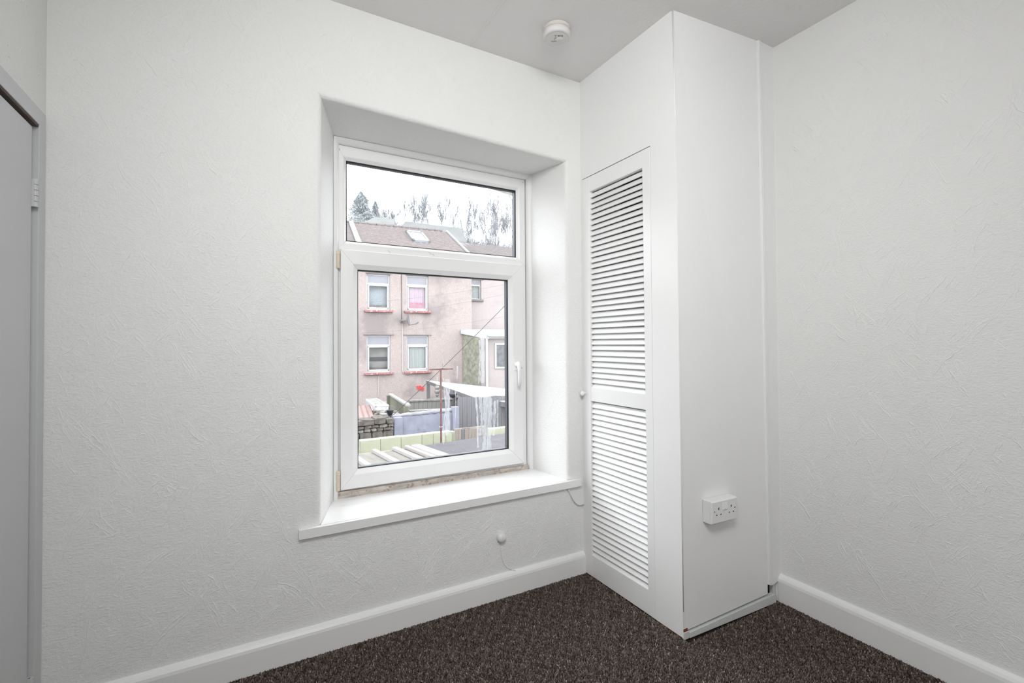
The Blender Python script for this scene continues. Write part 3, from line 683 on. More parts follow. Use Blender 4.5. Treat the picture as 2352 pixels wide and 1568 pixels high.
def owin(T, a, c, z0, z1, kind, house, o=-.09, sill=M['redsill'], sillo=.14, sh=.085):
    f = mitred('window', (a, c, z0, z1), [(0, 0), (0, .06), (.045, .06), (.055, .05), (.055, 0)], M['owhite'], None, 0, T=lambda x, y, z: T(x, o-.06+y, z))
    w_ = f[0]
    # join the four members of the frame into one mesh so that a window is one part
    vs = []; fs_ = []; n0 = 0
    for k in f:
        vs += [tuple(v.co+WL[k.name]) for v in k.data.vertices]; fs_ += [tuple(i+n0 for i in p.vertices) for p in k.data.polygons]; n0 = len(vs)
        bpy.data.objects.remove(k)
    zt = z1-(z1-z0)*.27
    b = MB(T); b.box((a+.05, o-.055, zt-.035), (c-.05, o+.005, zt+.035))
    if z1-z0 > 1.1: 
        for p0, p1 in (((a+.055, zt-.03-.05), (c-.055, zt-.03)), ((a+.055, z0+.055), (c-.055, z0+.115)), ((a+.055, z0+.055), (a+.11, zt-.035)), ((c-.11, z0+.055), (c-.055, zt-.035))):
            b.box((p0[0], o-.05, p0[1]), (p1[0], o+.015, p1[1]))
    n0 = len(vs); vs += b.v; fs_ += [tuple(i+n0 for i in f_) for f_ in b.f]
    w_ = finish('window', np.array(vs), fs_, M['owhite'], house)
    MB(T).quad((a+.05, o-.02, z0+.06), (c-.05, o-.02, z0+.06), (c-.05, o-.02, zt-.03), (a+.05, o-.02, zt-.03)).build('pane', M['oglass'], w_)
    MB(T).box((a+.05, o-.035, zt+.03), (c-.05, o-.025, z1-.05)).build('top_light', M['topglass'], w_)
    bk = {'blind': 'blind', 'pink': 'curtain_pink', 'net': 'curtain_net', 'dim': 'roomdark'}[kind]
    b = MB(T); n = 40
    if kind in ('pink', 'net'):
        r_ = [(a+.03+(c-a-.06)*k/n, o-.14+.010*math.sin(k*1.1)+.005*math.sin(k*2.7)) for k in range(n+1)]
        for p0, p1 in zip(r_, r_[1:]): b.quad((p0[0], p0[1], z0+.03), (p1[0], p1[1], z0+.03), (p1[0], p1[1], z1-.03), (p0[0], p0[1], z1-.03))
        b.build('curtain', M[bk], w_)
    else:
        b.box((a+.01, o-.30, z0+.01), (c-.01, o-.27, z1-.01)); b.build('room_back', M[bk], w_)
    if kind == 'pink': MB(T).box((a+.08, o-.12, z0+.06), (c-.08, o-.06, z0+.36)).build('red_cushion', mat('deep pink cushion', (.36, .20, .245), .9, .3, 6), w_)['label'] = 'deep pink cushion behind the glass'
    if kind == 'blind': MB(T).box((a+.10, o-.22, z0+.05), (c-.10, o-.10, z0+.22)).build('sill_clutter', M['stoneb'], w_)
    if kind == 'dim': MB(T).box((a+.06, o-.25, z0+.45), (c-.06, o-.24, z0+.62)).build('shelf', mat('dark shelf', (.03, .03, .035), .8), w_)
    b = MB(T); b.box((a-.10, -.08, z0-sh-.005), (c+.10, sillo, z0-.005)); b.build('sill', sill, w_, bevel=.015)
    return w_
for w in wins: owin(TF, *w, h1)
for w in wins[2:4]: MB(TF).box((w[0]-.12, -.02, w[3]+.015), (w[1]+.12, .035, w[3]+.045)).build('drip_ledge', M['stain'], h1)
for w in wins[:2]: MB(TF).box((w[0]-.04, -.02, w[3]+.0), (w[1]+.04, .02, w[3]+.05)).build('drip_ledge', M['stain'], h1)
# roof: tiled slopes as stepped, rolled rows
ridge_s, ridge_z, RD = 0, None, 4.2
def ridge_at(u, v): return fs(u, v, -RD)
rz = ridge_at(900, 521)[1]; rzr = ridge_at(1030, 531)[1]
eo = .35
def roof(name, house, s0, s1, z_e, z_r, m, rows, back=True, o_e=eo, o_r=-RD, pitch=.30):
    n = int((s1-s0)/(pitch/6)); vs = []; f = []
    S = np.linspace(s0, s1, n+1); wave = .022*np.maximum(0, np.sin(S/pitch*2*np.pi))**1.5*1.3
    for k in range(rows):
        t0, t1 = k/rows, (k+1)/rows
        base = len(vs)
        for t, up_ in ((t0, .045), (t1, .012), (t0, -.01)):
            o_ = o_e+(o_r-o_e)*t; z_ = z_e+(z_r-z_e)*t
            for i in range(n+1): vs.append(tuple(TF(S[i], o_, z_+up_+wave[i]*(up_ > 0))))
        for i in range(n):
            f.append((base+i, base+i+1, base+n+2+i, base+n+1+i)); f.append((base+2*(n+1)+i, base+2*(n+1)+i+1, base+i+1, base+i))
    t = finish(name, np.array(vs), np.array(f), m, house, smooth=False); tag(t, kind='stuff')
    return t
s_left, _ = ridge_at(806, 514); sr_r, _ = ridge_at(1031, 531)
se_r, _ = fs(1068, 585, eo)
def slopebox(s0, s1, m, nm, dz=0, w=.0):
    return MB(TF).hexa([(s0, eo, eave+dz), (s0, -RD, rz+dz), (s0, -2*RD-.3, eave+dz), (s0, -RD, eave+dz)], [(s1, eo, eave+dz), (s1, -RD, rz+dz), (s1, -2*RD-.3, eave+dz), (s1, -RD, eave+dz)]).build(nm, m, h1)
slopebox(-15, sR+.12, M['tile'], 'roof_body')
roof('roof_tiles', h1, s_left+.1, sR+.12, eave, rz, M['tile'], 22)
roof('roof_tiles', h1, -15, s_left-.1, eave-.02, rz-.02, M['tile2'], 22)
def oblique(s0, s1, w, up_, m, nm, par):
    return MB(TF).hexa([(s0-w, eo+.02, eave-.02), (s0+w, eo+.02, eave-.02), (s0+w, eo+.02, eave+up_), (s0-w, eo+.02, eave+up_)], [(s1-w, -RD, rz-.02), (s1+w, -RD, rz-.02), (s1+w, -RD, rz+up_), (s1-w, -RD, rz+up_)]).build(nm, m, par)
oblique(s_left, s_left, .10, .11, M['verge'], 'verge', h1)
oblique(sR+.14, sR+.14, .045, .10, M['verge'], 'verge', h1)
src = None
ns = int((sR+.12+15)/.42)
rb = MB(TF)
for k in range(ns): rb.tube([(-15+k*.42, -RD, rz+.03), (-15+k*.42+.405, -RD, rz+.03)], .085, 8)
tag(rb.build('ridge_tiles', M['tile2'], h1), kind='stuff')
MB(TF).box((-15, eo-.02, eave-.16), (sR+.1, eo+.06, eave-.04)).build('gutter', M['owhite'], h1)
# skylight on the slope
def onslope(u, v):
    # intersect the view with the front slope plane
    a = TF(0, eo, eave); bq = TF(1, eo, eave); c_ = TF(0, -RD, rz); n_ = (bq-a).cross(c_-a); d = ray(u, v); p = CAM+d*((a-CAM).dot(n_)/d.dot(n_))
    return (p-FO).dot(FU), (p-FO).dot(FN)
sa, oa = onslope(945, 556); sb_, ob = onslope(975, 537.5)
sb_ = sa+1.0
def TS2(s, t, h):   # s along, t up the slope 0..1 in o, h off the slope
    o_ = oa+(ob-oa)*t; return TF(s, o_, eave+(rz-eave)*(eo-o_)/(eo+RD)+h)
skf = MB(TS2)
s0_, s1_ = onslope(948, 556)[0], onslope(985, 556)[0]
for a, b_ in (((s0_, 0, .03), (s1_, .14, .13)), ((s0_, .88, .03), (s1_, 1, .13)), ((s0_, 0, .03), (s0_+.1, 1, .13)), ((s1_-.1, 0, .03), (s1_, 1, .13))): skf.box(a, b_)
skl = skf.build('skylight', M['lead'], h1)
qg = NT('skylight glass'); qg.bsdf.inputs['Base Color'].default_value = (.25, .27, .29, 1); qg.bsdf.inputs['Roughness'].default_value = .03; qg.bsdf.inputs['Specular IOR Level'].default_value = 1; qg.bsdf.inputs['Metallic'].default_value = .6
MB(TS2).box((s0_+.09, .12, .08), (s1_-.09, .90, .10)).build('pane', qg.m, skl)
# side wing: recessed part of the terrace to the right
RO = -1.6
h2 = tag(empty('recessed_house', TF(sR+3, -5, GZ)), 'paler set back house wing with one small window, right of the pink house', 'house')
a = fs(1087, 665, RO)[0]-.12; c = fs(1105, 665, RO)[0]; z1_ = fs(1095, 643, RO)[1]; z0_ = fs(1095, 687.5, RO)[1]
TR = lambda s, o, z: TF(s, o+RO, z)
h2w = hole_wall(TR, sR-.3, sR+9, GZ, fs(1120, 603, RO)[1], [(a, c, z0_, z1_)]); h2w.build('wall', M['dash2'], h2)
f = owin(TR, a, c, z0_, z1_, 'net', h2, sill=M['osill'], sillo=.10, sh=.10)
MB(TR).box((a-.05, -.02, z1_), (c+.12, .03, z1_+.07)).build('lintel', M['osill'], h2)
# its roof
re_o, rr_o = RO+.3, RO-3.9
e2 = fs(1120, 600, RO)[1]; r2 = fs(1120, 560, rr_o)[1]
MB(TF).hexa([(sR+.02, re_o, e2), (sR+.02, rr_o, r2), (sR+.02, rr_o-4, e2)], [(sR+9, re_o, e2), (sR+9, rr_o, r2-.3), (sR+9, rr_o-4, e2)]).build('roof_body', M['tile2'], h2)
roof('roof_tiles', h2, sR+.2, sR+9, e2, r2-.1, M['tile2'], 18, o_e=re_o, o_r=rr_o)

# rear extension with lean-to roof, green side wall and white fascia
AO = 1.3
ex = tag(empty('rear_extension', TF(sR+2, .6, GZ)), 'single storey rear extension with white fascia and a green algae stained side wall', 'extension')
sA = fs(1063, 800, 0)[0]; sC = fs(1111, 800, AO)[0]
ztl = fs(1062, 765, 0)[1]; ztr = fs(1120, 776, AO)[1]; ttl = fs(1062, 757, 0)[1]; ttr = fs(1120, 765, AO)[1]
eb = MB(TF).hexa([(sA, 0, GZ), (sC, AO, GZ), (sC+6, AO, GZ), (sC+6, -1.6, GZ), (sA, -1.6, GZ)], [(sA, 0, ztl), (sC, AO, ztr), (sC+6, AO, ztr), (sC+6, -1.6, ztl), (sA, -1.6, ztl)])
eb.build('wall', M['dash2'], ex)
dv = Vector((sC-sA, AO)); nv = Vector((-dv.y, dv.x)).normalized()*.012*-1
MB(TF).hexa([(sA+dv.x*.02-.01, .02+.0, GZ), (sA+dv.x*.86, AO*.86+.02, GZ), (sA+dv.x*.86-.02, AO*.86+.03, GZ), (sA-.02, .05, GZ)], [(sA+.0, .02, ztl-.02), (sA+dv.x*.86, AO*.86+.02, ztr-.02), (sA+dv.x*.86-.02, AO*.86+.03, ztr-.02), (sA-.02, .05, ztl-.02)]).build('side_wall', M['algae'], ex)
fz = .17
MB(TF).hexa([(sA-.12, .10, ztl-.02), (sC+.12, AO+.18, ztr-.05), (sC+.22, AO+.10, ztr-.05), (sA, -.05, ztl-.02)], [(sA-.12, .10, ttl), (sC+.12, AO+.18, ttr), (sC+.22, AO+.10, ttr), (sA, -.05, ttl)]).build('fascia', M['owhite'], ex)
MB(TF).box((sC+.08, AO+.02, ztr-.02), (sC+6, AO+.18, ttr)).build('fascia', M['owhite'], ex)
MB(TF).hexa([(sA-.05, .0, ttl-.03), (sC+.15, AO+.1, ttr-.03), (sC+6, AO+.1, ttr-.03), (sC+6, -1.58, ttl+.06), (sR+.02, -1.58, ttl+.06), (sR+.02, 0, ttl-.03)], [(sA-.05, .0, ttl+.01), (sC+.15, AO+.1, ttr+.01), (sC+6, AO+.1, ttr+.01), (sC+6, -1.58, ttl+.10), (sR+.02, -1.58, ttl+.10), (sR+.02, 0, ttl+.01)]).build('roof', mat('light grey felt', (.27, .28, .30), .7, .1, 3), ex)
MB(TF).tube([(sC+.10, AO+.10, ztr-.02), (sC+.10, AO+.10, GZ)], .05, 10).build('downpipe', M['owhite'], ex)
MB(TF).tube([(sC+.1, AO+.25, ztr+.10), (sC+6, AO+.25, ztr+.06)], .06, 8).build('gutter', M['owhite'], ex)
a = fs(1136, 820, AO)[0]; c = a+.78; z1_ = fs(1145, 788, AO)[1]; z0_ = fs(1145, 846, AO)[1]
TA = lambda s, o, z: TF(s, o+AO, z)
fm_ = mitred('window', (a, c, z0_, z1_), [(0, -.03), (0, .05), (.07, .05), (.07, -.03)], M['owhite'], ex, 0, T=TA)
for k in fm_: k.name = 'window_bar'
MB(TA).box((a+.05, .0, z0_+.05), (c-.05, .02, z1_-.05)).build('pane', mat('dark reflecting glass', (.06, .065, .07), .12, .6, 5, spec=.5), ex)

# satellite dish, cables, red dragon plaque
sd = tag(empty('satellite_dish', TF(*[fs(924, 738)[0], .2, fs(924, 745)[1]])), 'small grey satellite dish on the pink house wall between the windows', 'dish')
s_, z_ = fs(923.5, 737)
MB(TF).box((s_-.09, 0, z_-.06), (s_-.01, .09, z_+.06)).box((s_-.06, .05, z_-.015), (s_+.12, .3, z_+.015)).build('bracket', M['metal'], sd)
axd = (FU*.93+FN*.36+Vector((0, 0, .1))).normalized(); c0 = TF(s_+.13, .32, z_+.03)
MB().lathe(c0, axd, [(.01, .0), (.12, .014), (.20, .04), (.25, .07), (.246, .072), (.19, .045), (.02, .008)], 24).build('reflector', M['metal'], sd, smooth=True)
MB().tube([c0+Vector((0, 0, -.22))+axd*.05, c0+axd*.38+Vector((0, 0, -.20))], .014, 6).build('arm', M['metal'], sd)
MB().tube([c0+axd*.36+Vector((0, 0, -.20)), c0+axd*.47+Vector((0, 0, -.13))], .035, 8).build('receiver', M['metal'], sd)
def cable(nm, pts, r, m, lab, n=6):
    return tag(MB().tube(pts, r, n).build(nm, m, smooth=True), lab, 'cable')
P_ = lambda u, v, o=.03: TF(fs(u, v, o)[0], o, fs(u, v, o)[1])
cable('drop_cable', [P_(922, 600), P_(922, 660), P_(922.5, 700), P_(922.5, 735)], .010, M['cableb'], 'dark cable running down the pink wall to the satellite dish')
cable('dish_cable', [P_(924, 742), P_(924.5, 780), P_(924.5, 850), P_(926, 855), P_(930, 859), P_(937, 860.5), P_(944, 862)], .013, M['cablew'], 'white cable running down from the satellite dish and bending under the sill')
cable('wall_cable', [P_(870, 861), P_(869.5, 890), P_(869, 908), P_(866, 916)], .010, M['cablew'], 'thin pale cable below the lower left window of the pink house')
for k, (u0, v0, u1, v1, sag) in enumerate(((840, 695, 1170, 650, .25), (925, 715, 1170, 668, .25), (830, 765, 1170, 724, .3))):
    A, B = TF(*[fs(u0, v0)[0], .05, fs(u0, v0)[1]]), pD(u1+60, v1-10, 17)
    cable('overhead_wire', [A.lerp(B, t)+Vector((0, 0, -sag*4*t*(1-t)*.4)) for t in [i/12 for i in range(13)]], .0042, M['metal'], ['highest thin grey wire crossing in front of the pink house', 'middle thin grey wire crossing in front of the pink house', 'lowest thin grey wire crossing in front of the pink house'][k], 4)
A, B, C_ = pD(1200, 660, 11), pD(905, 951, 9.5), pD(790, 952, 9.5)
pts = [A.lerp(B, t)+Vector((0, 0, -.12*4*t*(1-t)*.3)) for t in [i/14 for i in range(15)]]+[B.lerp(C_, t)+Vector((0, 0, -.14*math.sin(math.pi*t)**.8*.9)) for t in [i/10 for i in range(1, 11)]]
cable('washing_line', pts, .0065, M['cableb'], 'dark slack line slanting down past the rusty post to the yard walls')
# dragon: flat cut metal figure, walking left with raised forepaw, wing up
s_, z_ = fs(965.5, 891.5)
k = .0185
polys = [
 [(-6.5,1.5),(-4,3),(-1,3.2),(3,2.6),(6,2.8),(7.5,1),(6.5,-1.2),(3.5,-1),(0,-1.6),(-3,-1.4),(-5.5,-.8)],
 [(-6.5,1.5),(-5.5,-.2),(-7,0),(-8.2,2),(-8,4.2),(-6.2,5.6),(-4.6,5.2),(-4.9,4.2),(-6.2,4.2),(-6.6,3)],
 [(-6.2,5.6),(-7.6,6.3),(-9,5.2),(-7.6,4.9),(-8.9,4.2),(-7,4.1)],
 [(-3,2.6),(-3.4,5.5),(-1.6,7),(-1.2,5.6),(.4,6.6),(.6,5),(2.2,5.6),(1.6,4),(2.8,3.2),(1,2.2)],
 [(6,2.6),(8,4.4),(9.4,3.8),(8.6,5.2),(9.6,6.2),(7,6.4),(7.6,5.2),(5.4,3.4)],
 [(-5.6,-.4),(-7.4,-1.6),(-8.8,-1.2),(-7.6,-2.4),(-4.6,-1.2)], [(-3.6,-1),(-3.4,-3.6),(-5,-4.6),(-2.2,-4.8),(-1.6,-1.2)],
 [(3.4,-.8),(2.6,-3.4),(.8,-4.6),(3.6,-4.8),(5,-1)], [(5,-1),(6,-3.2),(5,-4.6),(8,-4.6),(7.4,-3),(7.3,0)]]
b = MB(TF)
for pl in polys: b.hexa([(s_+x*k, .03, z_+z*k) for x, z in pl], [(s_+x*k, .05, z_+z*k) for x, z in pl])
tag(b.build('dragon_plaque', M['red']), 'red cut out dragon plaque on the pebbledash below the windows', 'plaque')

# ---- yard walls, fences, sheds
# stone wall on the left, stone by stone
YS = 8.4
p0, p1 = pY(790, 966, YS), pY(905, 960, YS); zb = pY(850, 1020, YS).z
sw = tag(empty('rubble_wall', ((p0.x+p1.x)/2, YS+.15, GZ)), 'dark rubble stone yard wall on the left with flat coping stones', 'wall')
MB().box((p0.x, YS+.04, GZ), (p1.x, YS+.35, p1.z-.09)).build('core', M['mortar'], sw)
rs = random.Random(8)
def stone(x0, x1, z0, z1, y0, y1, nm, m, jit=.012):
    c = lambda x, z: (x+rs.uniform(-jit, jit), z+rs.uniform(-jit, jit))
    q_ = [c(x0, z0), c((x0+x1)/2, z0), c(x1, z0), c(x1, (z0+z1)/2), c(x1, z1), c((x0+x1)/2, z1), c(x0, z1), c(x0, (z0+z1)/2)]
    yy = y0-rs.uniform(0, .03)
    return MB().hexa([(x, yy, z) for x, z in q_], [(x, y1, z) for x, z in q_]).build(nm, m, sw, bevel=.012, seg=1)
SWT = p1.z+.03
z = p1.z-.10; W_ = p1.x-p0.x
x = p0.x
while x < p1.x-.05:
    w_ = rs.uniform(.22, .38); e = min(x+w_, p1.x); stone(x, e-.012, z, z+.115+rs.uniform(-.02, .02), YS-.03, YS+.36, 'coping_stone', M['stone']); x = e
row = z-.015
for hgt in (.075, .07, .15, .13, .16, .14):
    x = p0.x+rs.uniform(-.1, 0)
    while x < p1.x-.04:
        w_ = rs.uniform(.10, .22) if hgt < .1 else rs.uniform(.14, .30); e = min(x+w_, p1.x)
        if x > p0.x: stone(x, e-.014, row-hgt+.012, row, YS, YS+.2, 'stone', M[rs.choice(['stone', 'stone', 'stoneb'])])
        x = e
    row -= hgt
# blue rendered wall
YBW = 8.5
a, c = pY(903, 956, YBW), pY(1052, 945, YBW)
bw = tag(empty('blue_rendered_wall', ((a.x+c.x)/2, YBW+.1, GZ)), 'low lilac blue rendered wall with flaking white coping', 'wall')
MB().box((a.x+.17, YBW, GZ), (c.x, YBW+.2, a.z-.03)).build('wall_face', M['blue'], bw)
MB().box((a.x, YBW-.07, GZ), (a.x+.2, YBW+.2, a.z-.02)).build('pier', M['blue'], bw, bevel=.02)
b = MB(); rs = random.Random(2); n = 26
pts = [(a.x-.01+(c.x-a.x+.02)*i/n, YBW+.06, a.z-.005+.04*i/n+rs.uniform(-.007, .007)) for i in range(n+1)]
b.tube(pts, [.040+rs.uniform(-.006, .008) for _ in pts], 8); b.build('coping', M['coping'], bw)
cx = pY(1043, 955, YBW).x
MB().box((cx-.05, YBW-.05, GZ), (c.x+.01, YBW+.1, c.z+.12)).build('raised_end', M['blue'], bw, bevel=.01)
# green painted block wall
YG = 6.1
a, c = pY(826, 1012, YG), pY(1046, 993, YG)
gw = tag(empty('green_block_wall', ((a.x+c.x)/2, YG+.1, GZ)), 'pale green painted concrete block wall beyond the plastic roof', 'wall')
MB().box((a.x+.01, YG+.008, GZ), (c.x-.005, YG+.14, a.z-.015)).build('core', M['limej'], gw)
xs_ = [pY(u, 1005, YG).x for u in (828, 874, 921, 969, 995, 1024, 1038)]; bh = .215
for r_ in range(3):
    zt_ = a.z-r_*bh; X_ = xs_ if r_ % 2 == 0 else [xs_[0]]+[(p+q_)/2 for p, q_ in zip(xs_, xs_[1:])]+[xs_[-1]]
    for p, q_ in zip(X_, X_[1:]):
        MB().box((p+.003, YG-rs.uniform(0, .005), zt_-bh+.005), (q_-.003, YG+.15, zt_-rs.uniform(.0, .008))).build('block', M['lime'], gw, bevel=.002, seg=1)
a2, c2 = pY(1126, 985, YG), pY(1200, 977, YG)
gw2 = tag(empty('green_block_wall', ((a2.x+c2.x)/2, YG+.1, GZ)), 'short stretch of pale green wall at the right edge of the pane', 'wall')
for k in range(3):
    for r_ in range(2): 
        x_ = a2.x+k*.4+(0 if r_ == 0 else -.0); MB().box((x_+.003, YG, a2.z-(r_+1)*bh), (x_+.397, YG+.15, a2.z-r_*bh-.004)).build('block', M['lime'], gw2, bevel=.002, seg=1)
# board fences
def boards(nm, lab, p, q_, zt0, zt1, zb_, n, m, t=.022, cat='fence', rails=(), jit=.012, cap=None, group=None):
    p, q_ = Vector((p.x, p.y, 0)), Vector((q_.x, q_.y, 0)); d = (q_-p); L = d.length; d.normalize(); nn = Vector((d.y, -d.x, 0))
    root = tag(empty(nm, (p+q_)/2+Vector((0, 0, zb_))), lab, cat)
    T = lambda s, o, z: p+d*s+nn*o+Vector((0, 0, z))
    rs = random.Random(n)
    for k in range(n):
        s0, s1 = L*k/n, L*(k+1)/n; zt = zt0+(zt1-zt0)*(k+.5)/n+rs.uniform(-jit, jit)
        MB(T).box((s0+.003, rs.uniform(-.004, .004), zb_), (s1-.003, t, zt)).build('board', m if not isinstance(m, list) else rs.choice(m), root)
    for zr in rails: MB(T).box((0, -.04, zr-.04), (L, -.001, zr+.04)).build('rail', m if not isinstance(m, list) else m[0], root)
    if cap: MB(T).hexa([(-.03, -.05, zt0+.0), (-.03, .06, zt0+.0), (-.03, .06, zt0+.05), (-.03, -.05, zt0+.05)], [(L+.03, -.05, zt1), (L+.03, .06, zt1), (L+.03, .06, zt1+.05), (L+.03, -.05, zt1+.05)]).build('cap_rail', cap, root)
    return root, T, L
a, c = pY(1051, 914, 9.0), pY(1160, 908, 9.0)
boards('tall_board_fence', 'tall dark grey vertical board fence under the milky roof', a, c, a.z, c.z, pY(1100, 1010, 9).z, 11, M['timberd'])
a, c = pY(1043, 987, 8.0), pY(1120, 981, 8.0)
boards('low_board_gate', 'low brown and grey board gate with gaps beyond the dark roof', a, c, a.z, c.z, pY(1080, 1040, 8.0).z, 10, [M['timberb'], M['timber'], M['timberb'], M['timberd']], cat='gate', rails=(a.z-.02,))
a, c = pY(940, 922, 12.5), pY(1050, 917, 12.5)
boards('short_board_fence', 'short pale grey board fence behind the blue wall', a, c, a.z, c.z, pY(1000, 962, 12.5).z, 11, M['timber'], cap=M['timber'])
for vv, dz in ((944, .03), (950, .03)):
    pass
a, c = pY(941, 943, 11.2), pY(1046, 938, 11.2)
lr = tag(empty('stacked_planks', (((a+c)/2).x, 11.2, GZ)), 'two long grey planks lying along the top of the blue wall', 'planks')
for k, (dz, dy) in enumerate(((0, 0), (-.085, -.12))):
    MB().hexa([(a.x, 11.2+dy, a.z+dz-.025), (c.x, 11.2+dy, c.z+dz-.025), (c.x, 11.4+dy, c.z+dz-.025), (a.x, 11.4+dy, a.z+dz-.025)], [(a.x, 11.2+dy, a.z+dz), (c.x, 11.2+dy, c.z+dz), (c.x, 11.4+dy, c.z+dz), (a.x, 11.4+dy, a.z+dz)]).build('plank', M['timber'], lr)
MB().box((a.x+.1, 11.12, GZ), (a.x+.2, 11.38, a.z-.11)).build('support', M['timber'], lr); MB().box((c.x-.2, 11.12, GZ), (c.x-.1, 11.38, c.z-.11)).build('support', M['timber'], lr)
# angled fence panel with cap rail
pa = pD(897, 905, 15.0); pb = pD(938, 930, 12.0)
af, T_, L_ = boards('angled_fence_panel', 'angled fence panel with pale cap rail left of the red plaque', pa, pb, pa.z-.03, pb.z-.03, GZ, 9, M['timberg'], cap=mat('pale weathered cap rail', (.24, .24, .23), .9, .2, 8))
for s_ in (0, L_): MB(T_).box((s_-.05, .02, GZ), (s_+.05, .12, (pa.z if s_ == 0 else pb.z)-.04)).build('post', M['timberg'], af)
# white trough
pa = pD(853, 915, 13.5); pb = pD(878, 931, 11.6)
tr = tag(empty('white_planter', ((pa+pb)/2).xy.to_3d()+Vector((0, 0, pb.z-.5))), 'long white planter box left of the angled fence', 'planter')
d = (pb-pa); d.z = 0; d.normalize(); nn = Vector((d.y, -d.x, 0))
T = lambda s, o, z: Vector((pa.x, pa.y, 0))+d*s+nn*o+Vector((0, 0, z))
L_ = ((pb-pa).xy).length
M['trough'] = M['owhite']
MB(T).hexa([(0, -.13, pa.z-.22), (L_, -.13, pb.z-.22), (L_, .13, pb.z-.22), (0, .13, pa.z-.22)], [(0, -.16, pa.z-.03), (L_, -.16, pb.z-.03), (L_, .16, pb.z-.03), (0, .16, pa.z-.03)]).build('trough', M['trough'], tr)
for s_ in (0, L_-.04): 
    zz = pa.z if s_ == 0 else pb.z
    MB(T).box((s_, -.17, zz-.04), (s_+.04, .17, zz)).build('rim', M['trough'], tr)
for o_ in (-.17, .13): MB(T).hexa([(0, o_, pa.z-.04), (L_, o_, pb.z-.04), (L_, o_+.04, pb.z-.04), (0, o_+.04, pa.z-.04)], [(0, o_, pa.z), (L_, o_, pb.z), (L_, o_+.04, pb.z), (0, o_+.04, pa.z)]).build('rim', M['trough'], tr)
for s_ in (.1, L_-.1): MB(T).box((s_-.05, -.1, GZ), (s_+.05, .1, pb.z-.2)).build('stand', M['timberg'], tr)
MB(T).box((.05, -.125, pb.z-.1), (L_-.05, .125, pb.z-.045)).build('soil', M['litter'], tr)
# grey white low fence beyond
a, c = pD(875, 921, 15), pD(900, 921, 15)
boards('white_low_fence', 'low off white board fence between planter and angled fence', a, c, a.z, c.z, GZ, 3, M['owhite'])
# heap of stones and bucket
hp = pD(889, 950, 11.0)
rs = random.Random(3)
hpo = tag(empty('rubble_heap', (hp.x, hp.y, GZ)), 'heap of mossy stones and scraps behind the rubble wall', 'rubble')
MB().hexa([(hp.x-.25, hp.y-.4, GZ), (hp.x+.25, hp.y-.4, GZ), (hp.x+.25, hp.y+.3, GZ), (hp.x-.25, hp.y+.3, GZ)], [(hp.x-.18, hp.y-.25, hp.z-.1), (hp.x+.2, hp.y-.25, hp.z-.08), (hp.x+.2, hp.y+.25, hp.z), (hp.x-.2, hp.y+.25, hp.z+.04)]).build('mound', M['stone'], hpo)
for k in range(22):
    c_ = Vector((hp.x+rs.uniform(-.2, .2), hp.y+rs.uniform(-.3, .25), hp.z-.10+rs.uniform(0, .16))); r_ = rs.uniform(.04, .085)
    v_ = [c_+Vector((rs.uniform(-1, 1)*r_*.4+sx*r_, rs.uniform(-1, 1)*r_*.4+sy*r_, sz*r_*rs.uniform(.4, .8))) for sz in (-1, 1) for sx, sy in ((-1, -1), (1, -1), (1, 1), (-1, 1))]
    MB().hexa(v_[:4], v_[4:]).build('stone', M[rs.choice(['stoneb', 'stone', 'litter', 'timberg'])], hpo, bevel=.015, seg=1)
bp = Vector((pY(896, 950, YS+.2).x, YS+.2, SWT+.13))
bk_ = tag(empty('black_bucket', (bp.x, bp.y, bp.z-.12)), 'black bucket tipped on the stone wall beside the blue pier', 'bucket')
MB().lathe(bp+Vector((0, 0, -.13)), (0, 0, 1), [(.035, 0), (.085, .12), (.09, .125), (.08, .125), (.035, .02)], 20).build('body', M['bucket'], bk_, smooth=True)
MB().tube([bp+Vector((.1*math.cos(t), -.02, .035+.05*math.sin(t))) for t in [i*math.pi/8 for i in range(9)]], .004, 6).build('handle', M['metal'], bk_)
# pink corrugated shed roof
yA, yB = 9.4, 11.2
pa, pb = pY(851, 931, yB), pY(864, 963, yA); zA = pb.z; zB = pY(840, 931, yB).z
ps = tag(empty('pink_shed', (pb.x-1.3, 10.3, GZ)), 'shed with a pink corrugated sheet roof at the left edge of the pane', 'shed')
b = MB(); x = pb.x; n = 0
while x > pb.x-2.6:
    w_ = .13; sh = .0
    b.hexa([(x-w_+.03, yA, zA), (x-.03+.0, yA, zA), (pa.x-(pb.x-x)-.03, yB, zB), (pa.x-(pb.x-x)-w_+.03, yB, zB)], [(x-w_+.03, yA, zA+.008), (x-.03, yA, zA+.008), (pa.x-(pb.x-x)-.03, yB, zB+.008), (pa.x-(pb.x-x)-w_+.03, yB, zB+.008)])
    b.hexa([(x-.03, yA, zA+.008), (x, yA, zA-.02), (pa.x-(pb.x-x), yB, zB-.02), (pa.x-(pb.x-x)-.03, yB, zB+.008)], [(x-.03, yA, zA+.0), (x, yA, zA-.03), (pa.x-(pb.x-x), yB, zB-.03), (pa.x-(pb.x-x)-.03, yB, zB)])
    b.hexa([(x-w_, yA, zA-.02), (x-w_+.03, yA, zA+.008), (pa.x-(pb.x-x)-w_+.03, yB, zB+.008), (pa.x-(pb.x-x)-w_, yB, zB-.02)], [(x-w_, yA, zA-.03), (x-w_+.03, yA, zA), (pa.x-(pb.x-x)-w_+.03, yB, zB), (pa.x-(pb.x-x)-w_, yB, zB-.03)])
    x -= w_
b.build('roof_sheet', M['pinkroof'], ps)
MB().tube([(pb.x+.0, yA, zA+.015), (pa.x+.0, yB, zB+.015)], .02, 6).build('edge_trim', M['owhite'], ps)
MB().box((pb.x-2.5, yA+.1, GZ), (pb.x-.1, yB-.1, min(zA, zB)-.05)).build('shed_wall', M['timberd'], ps)
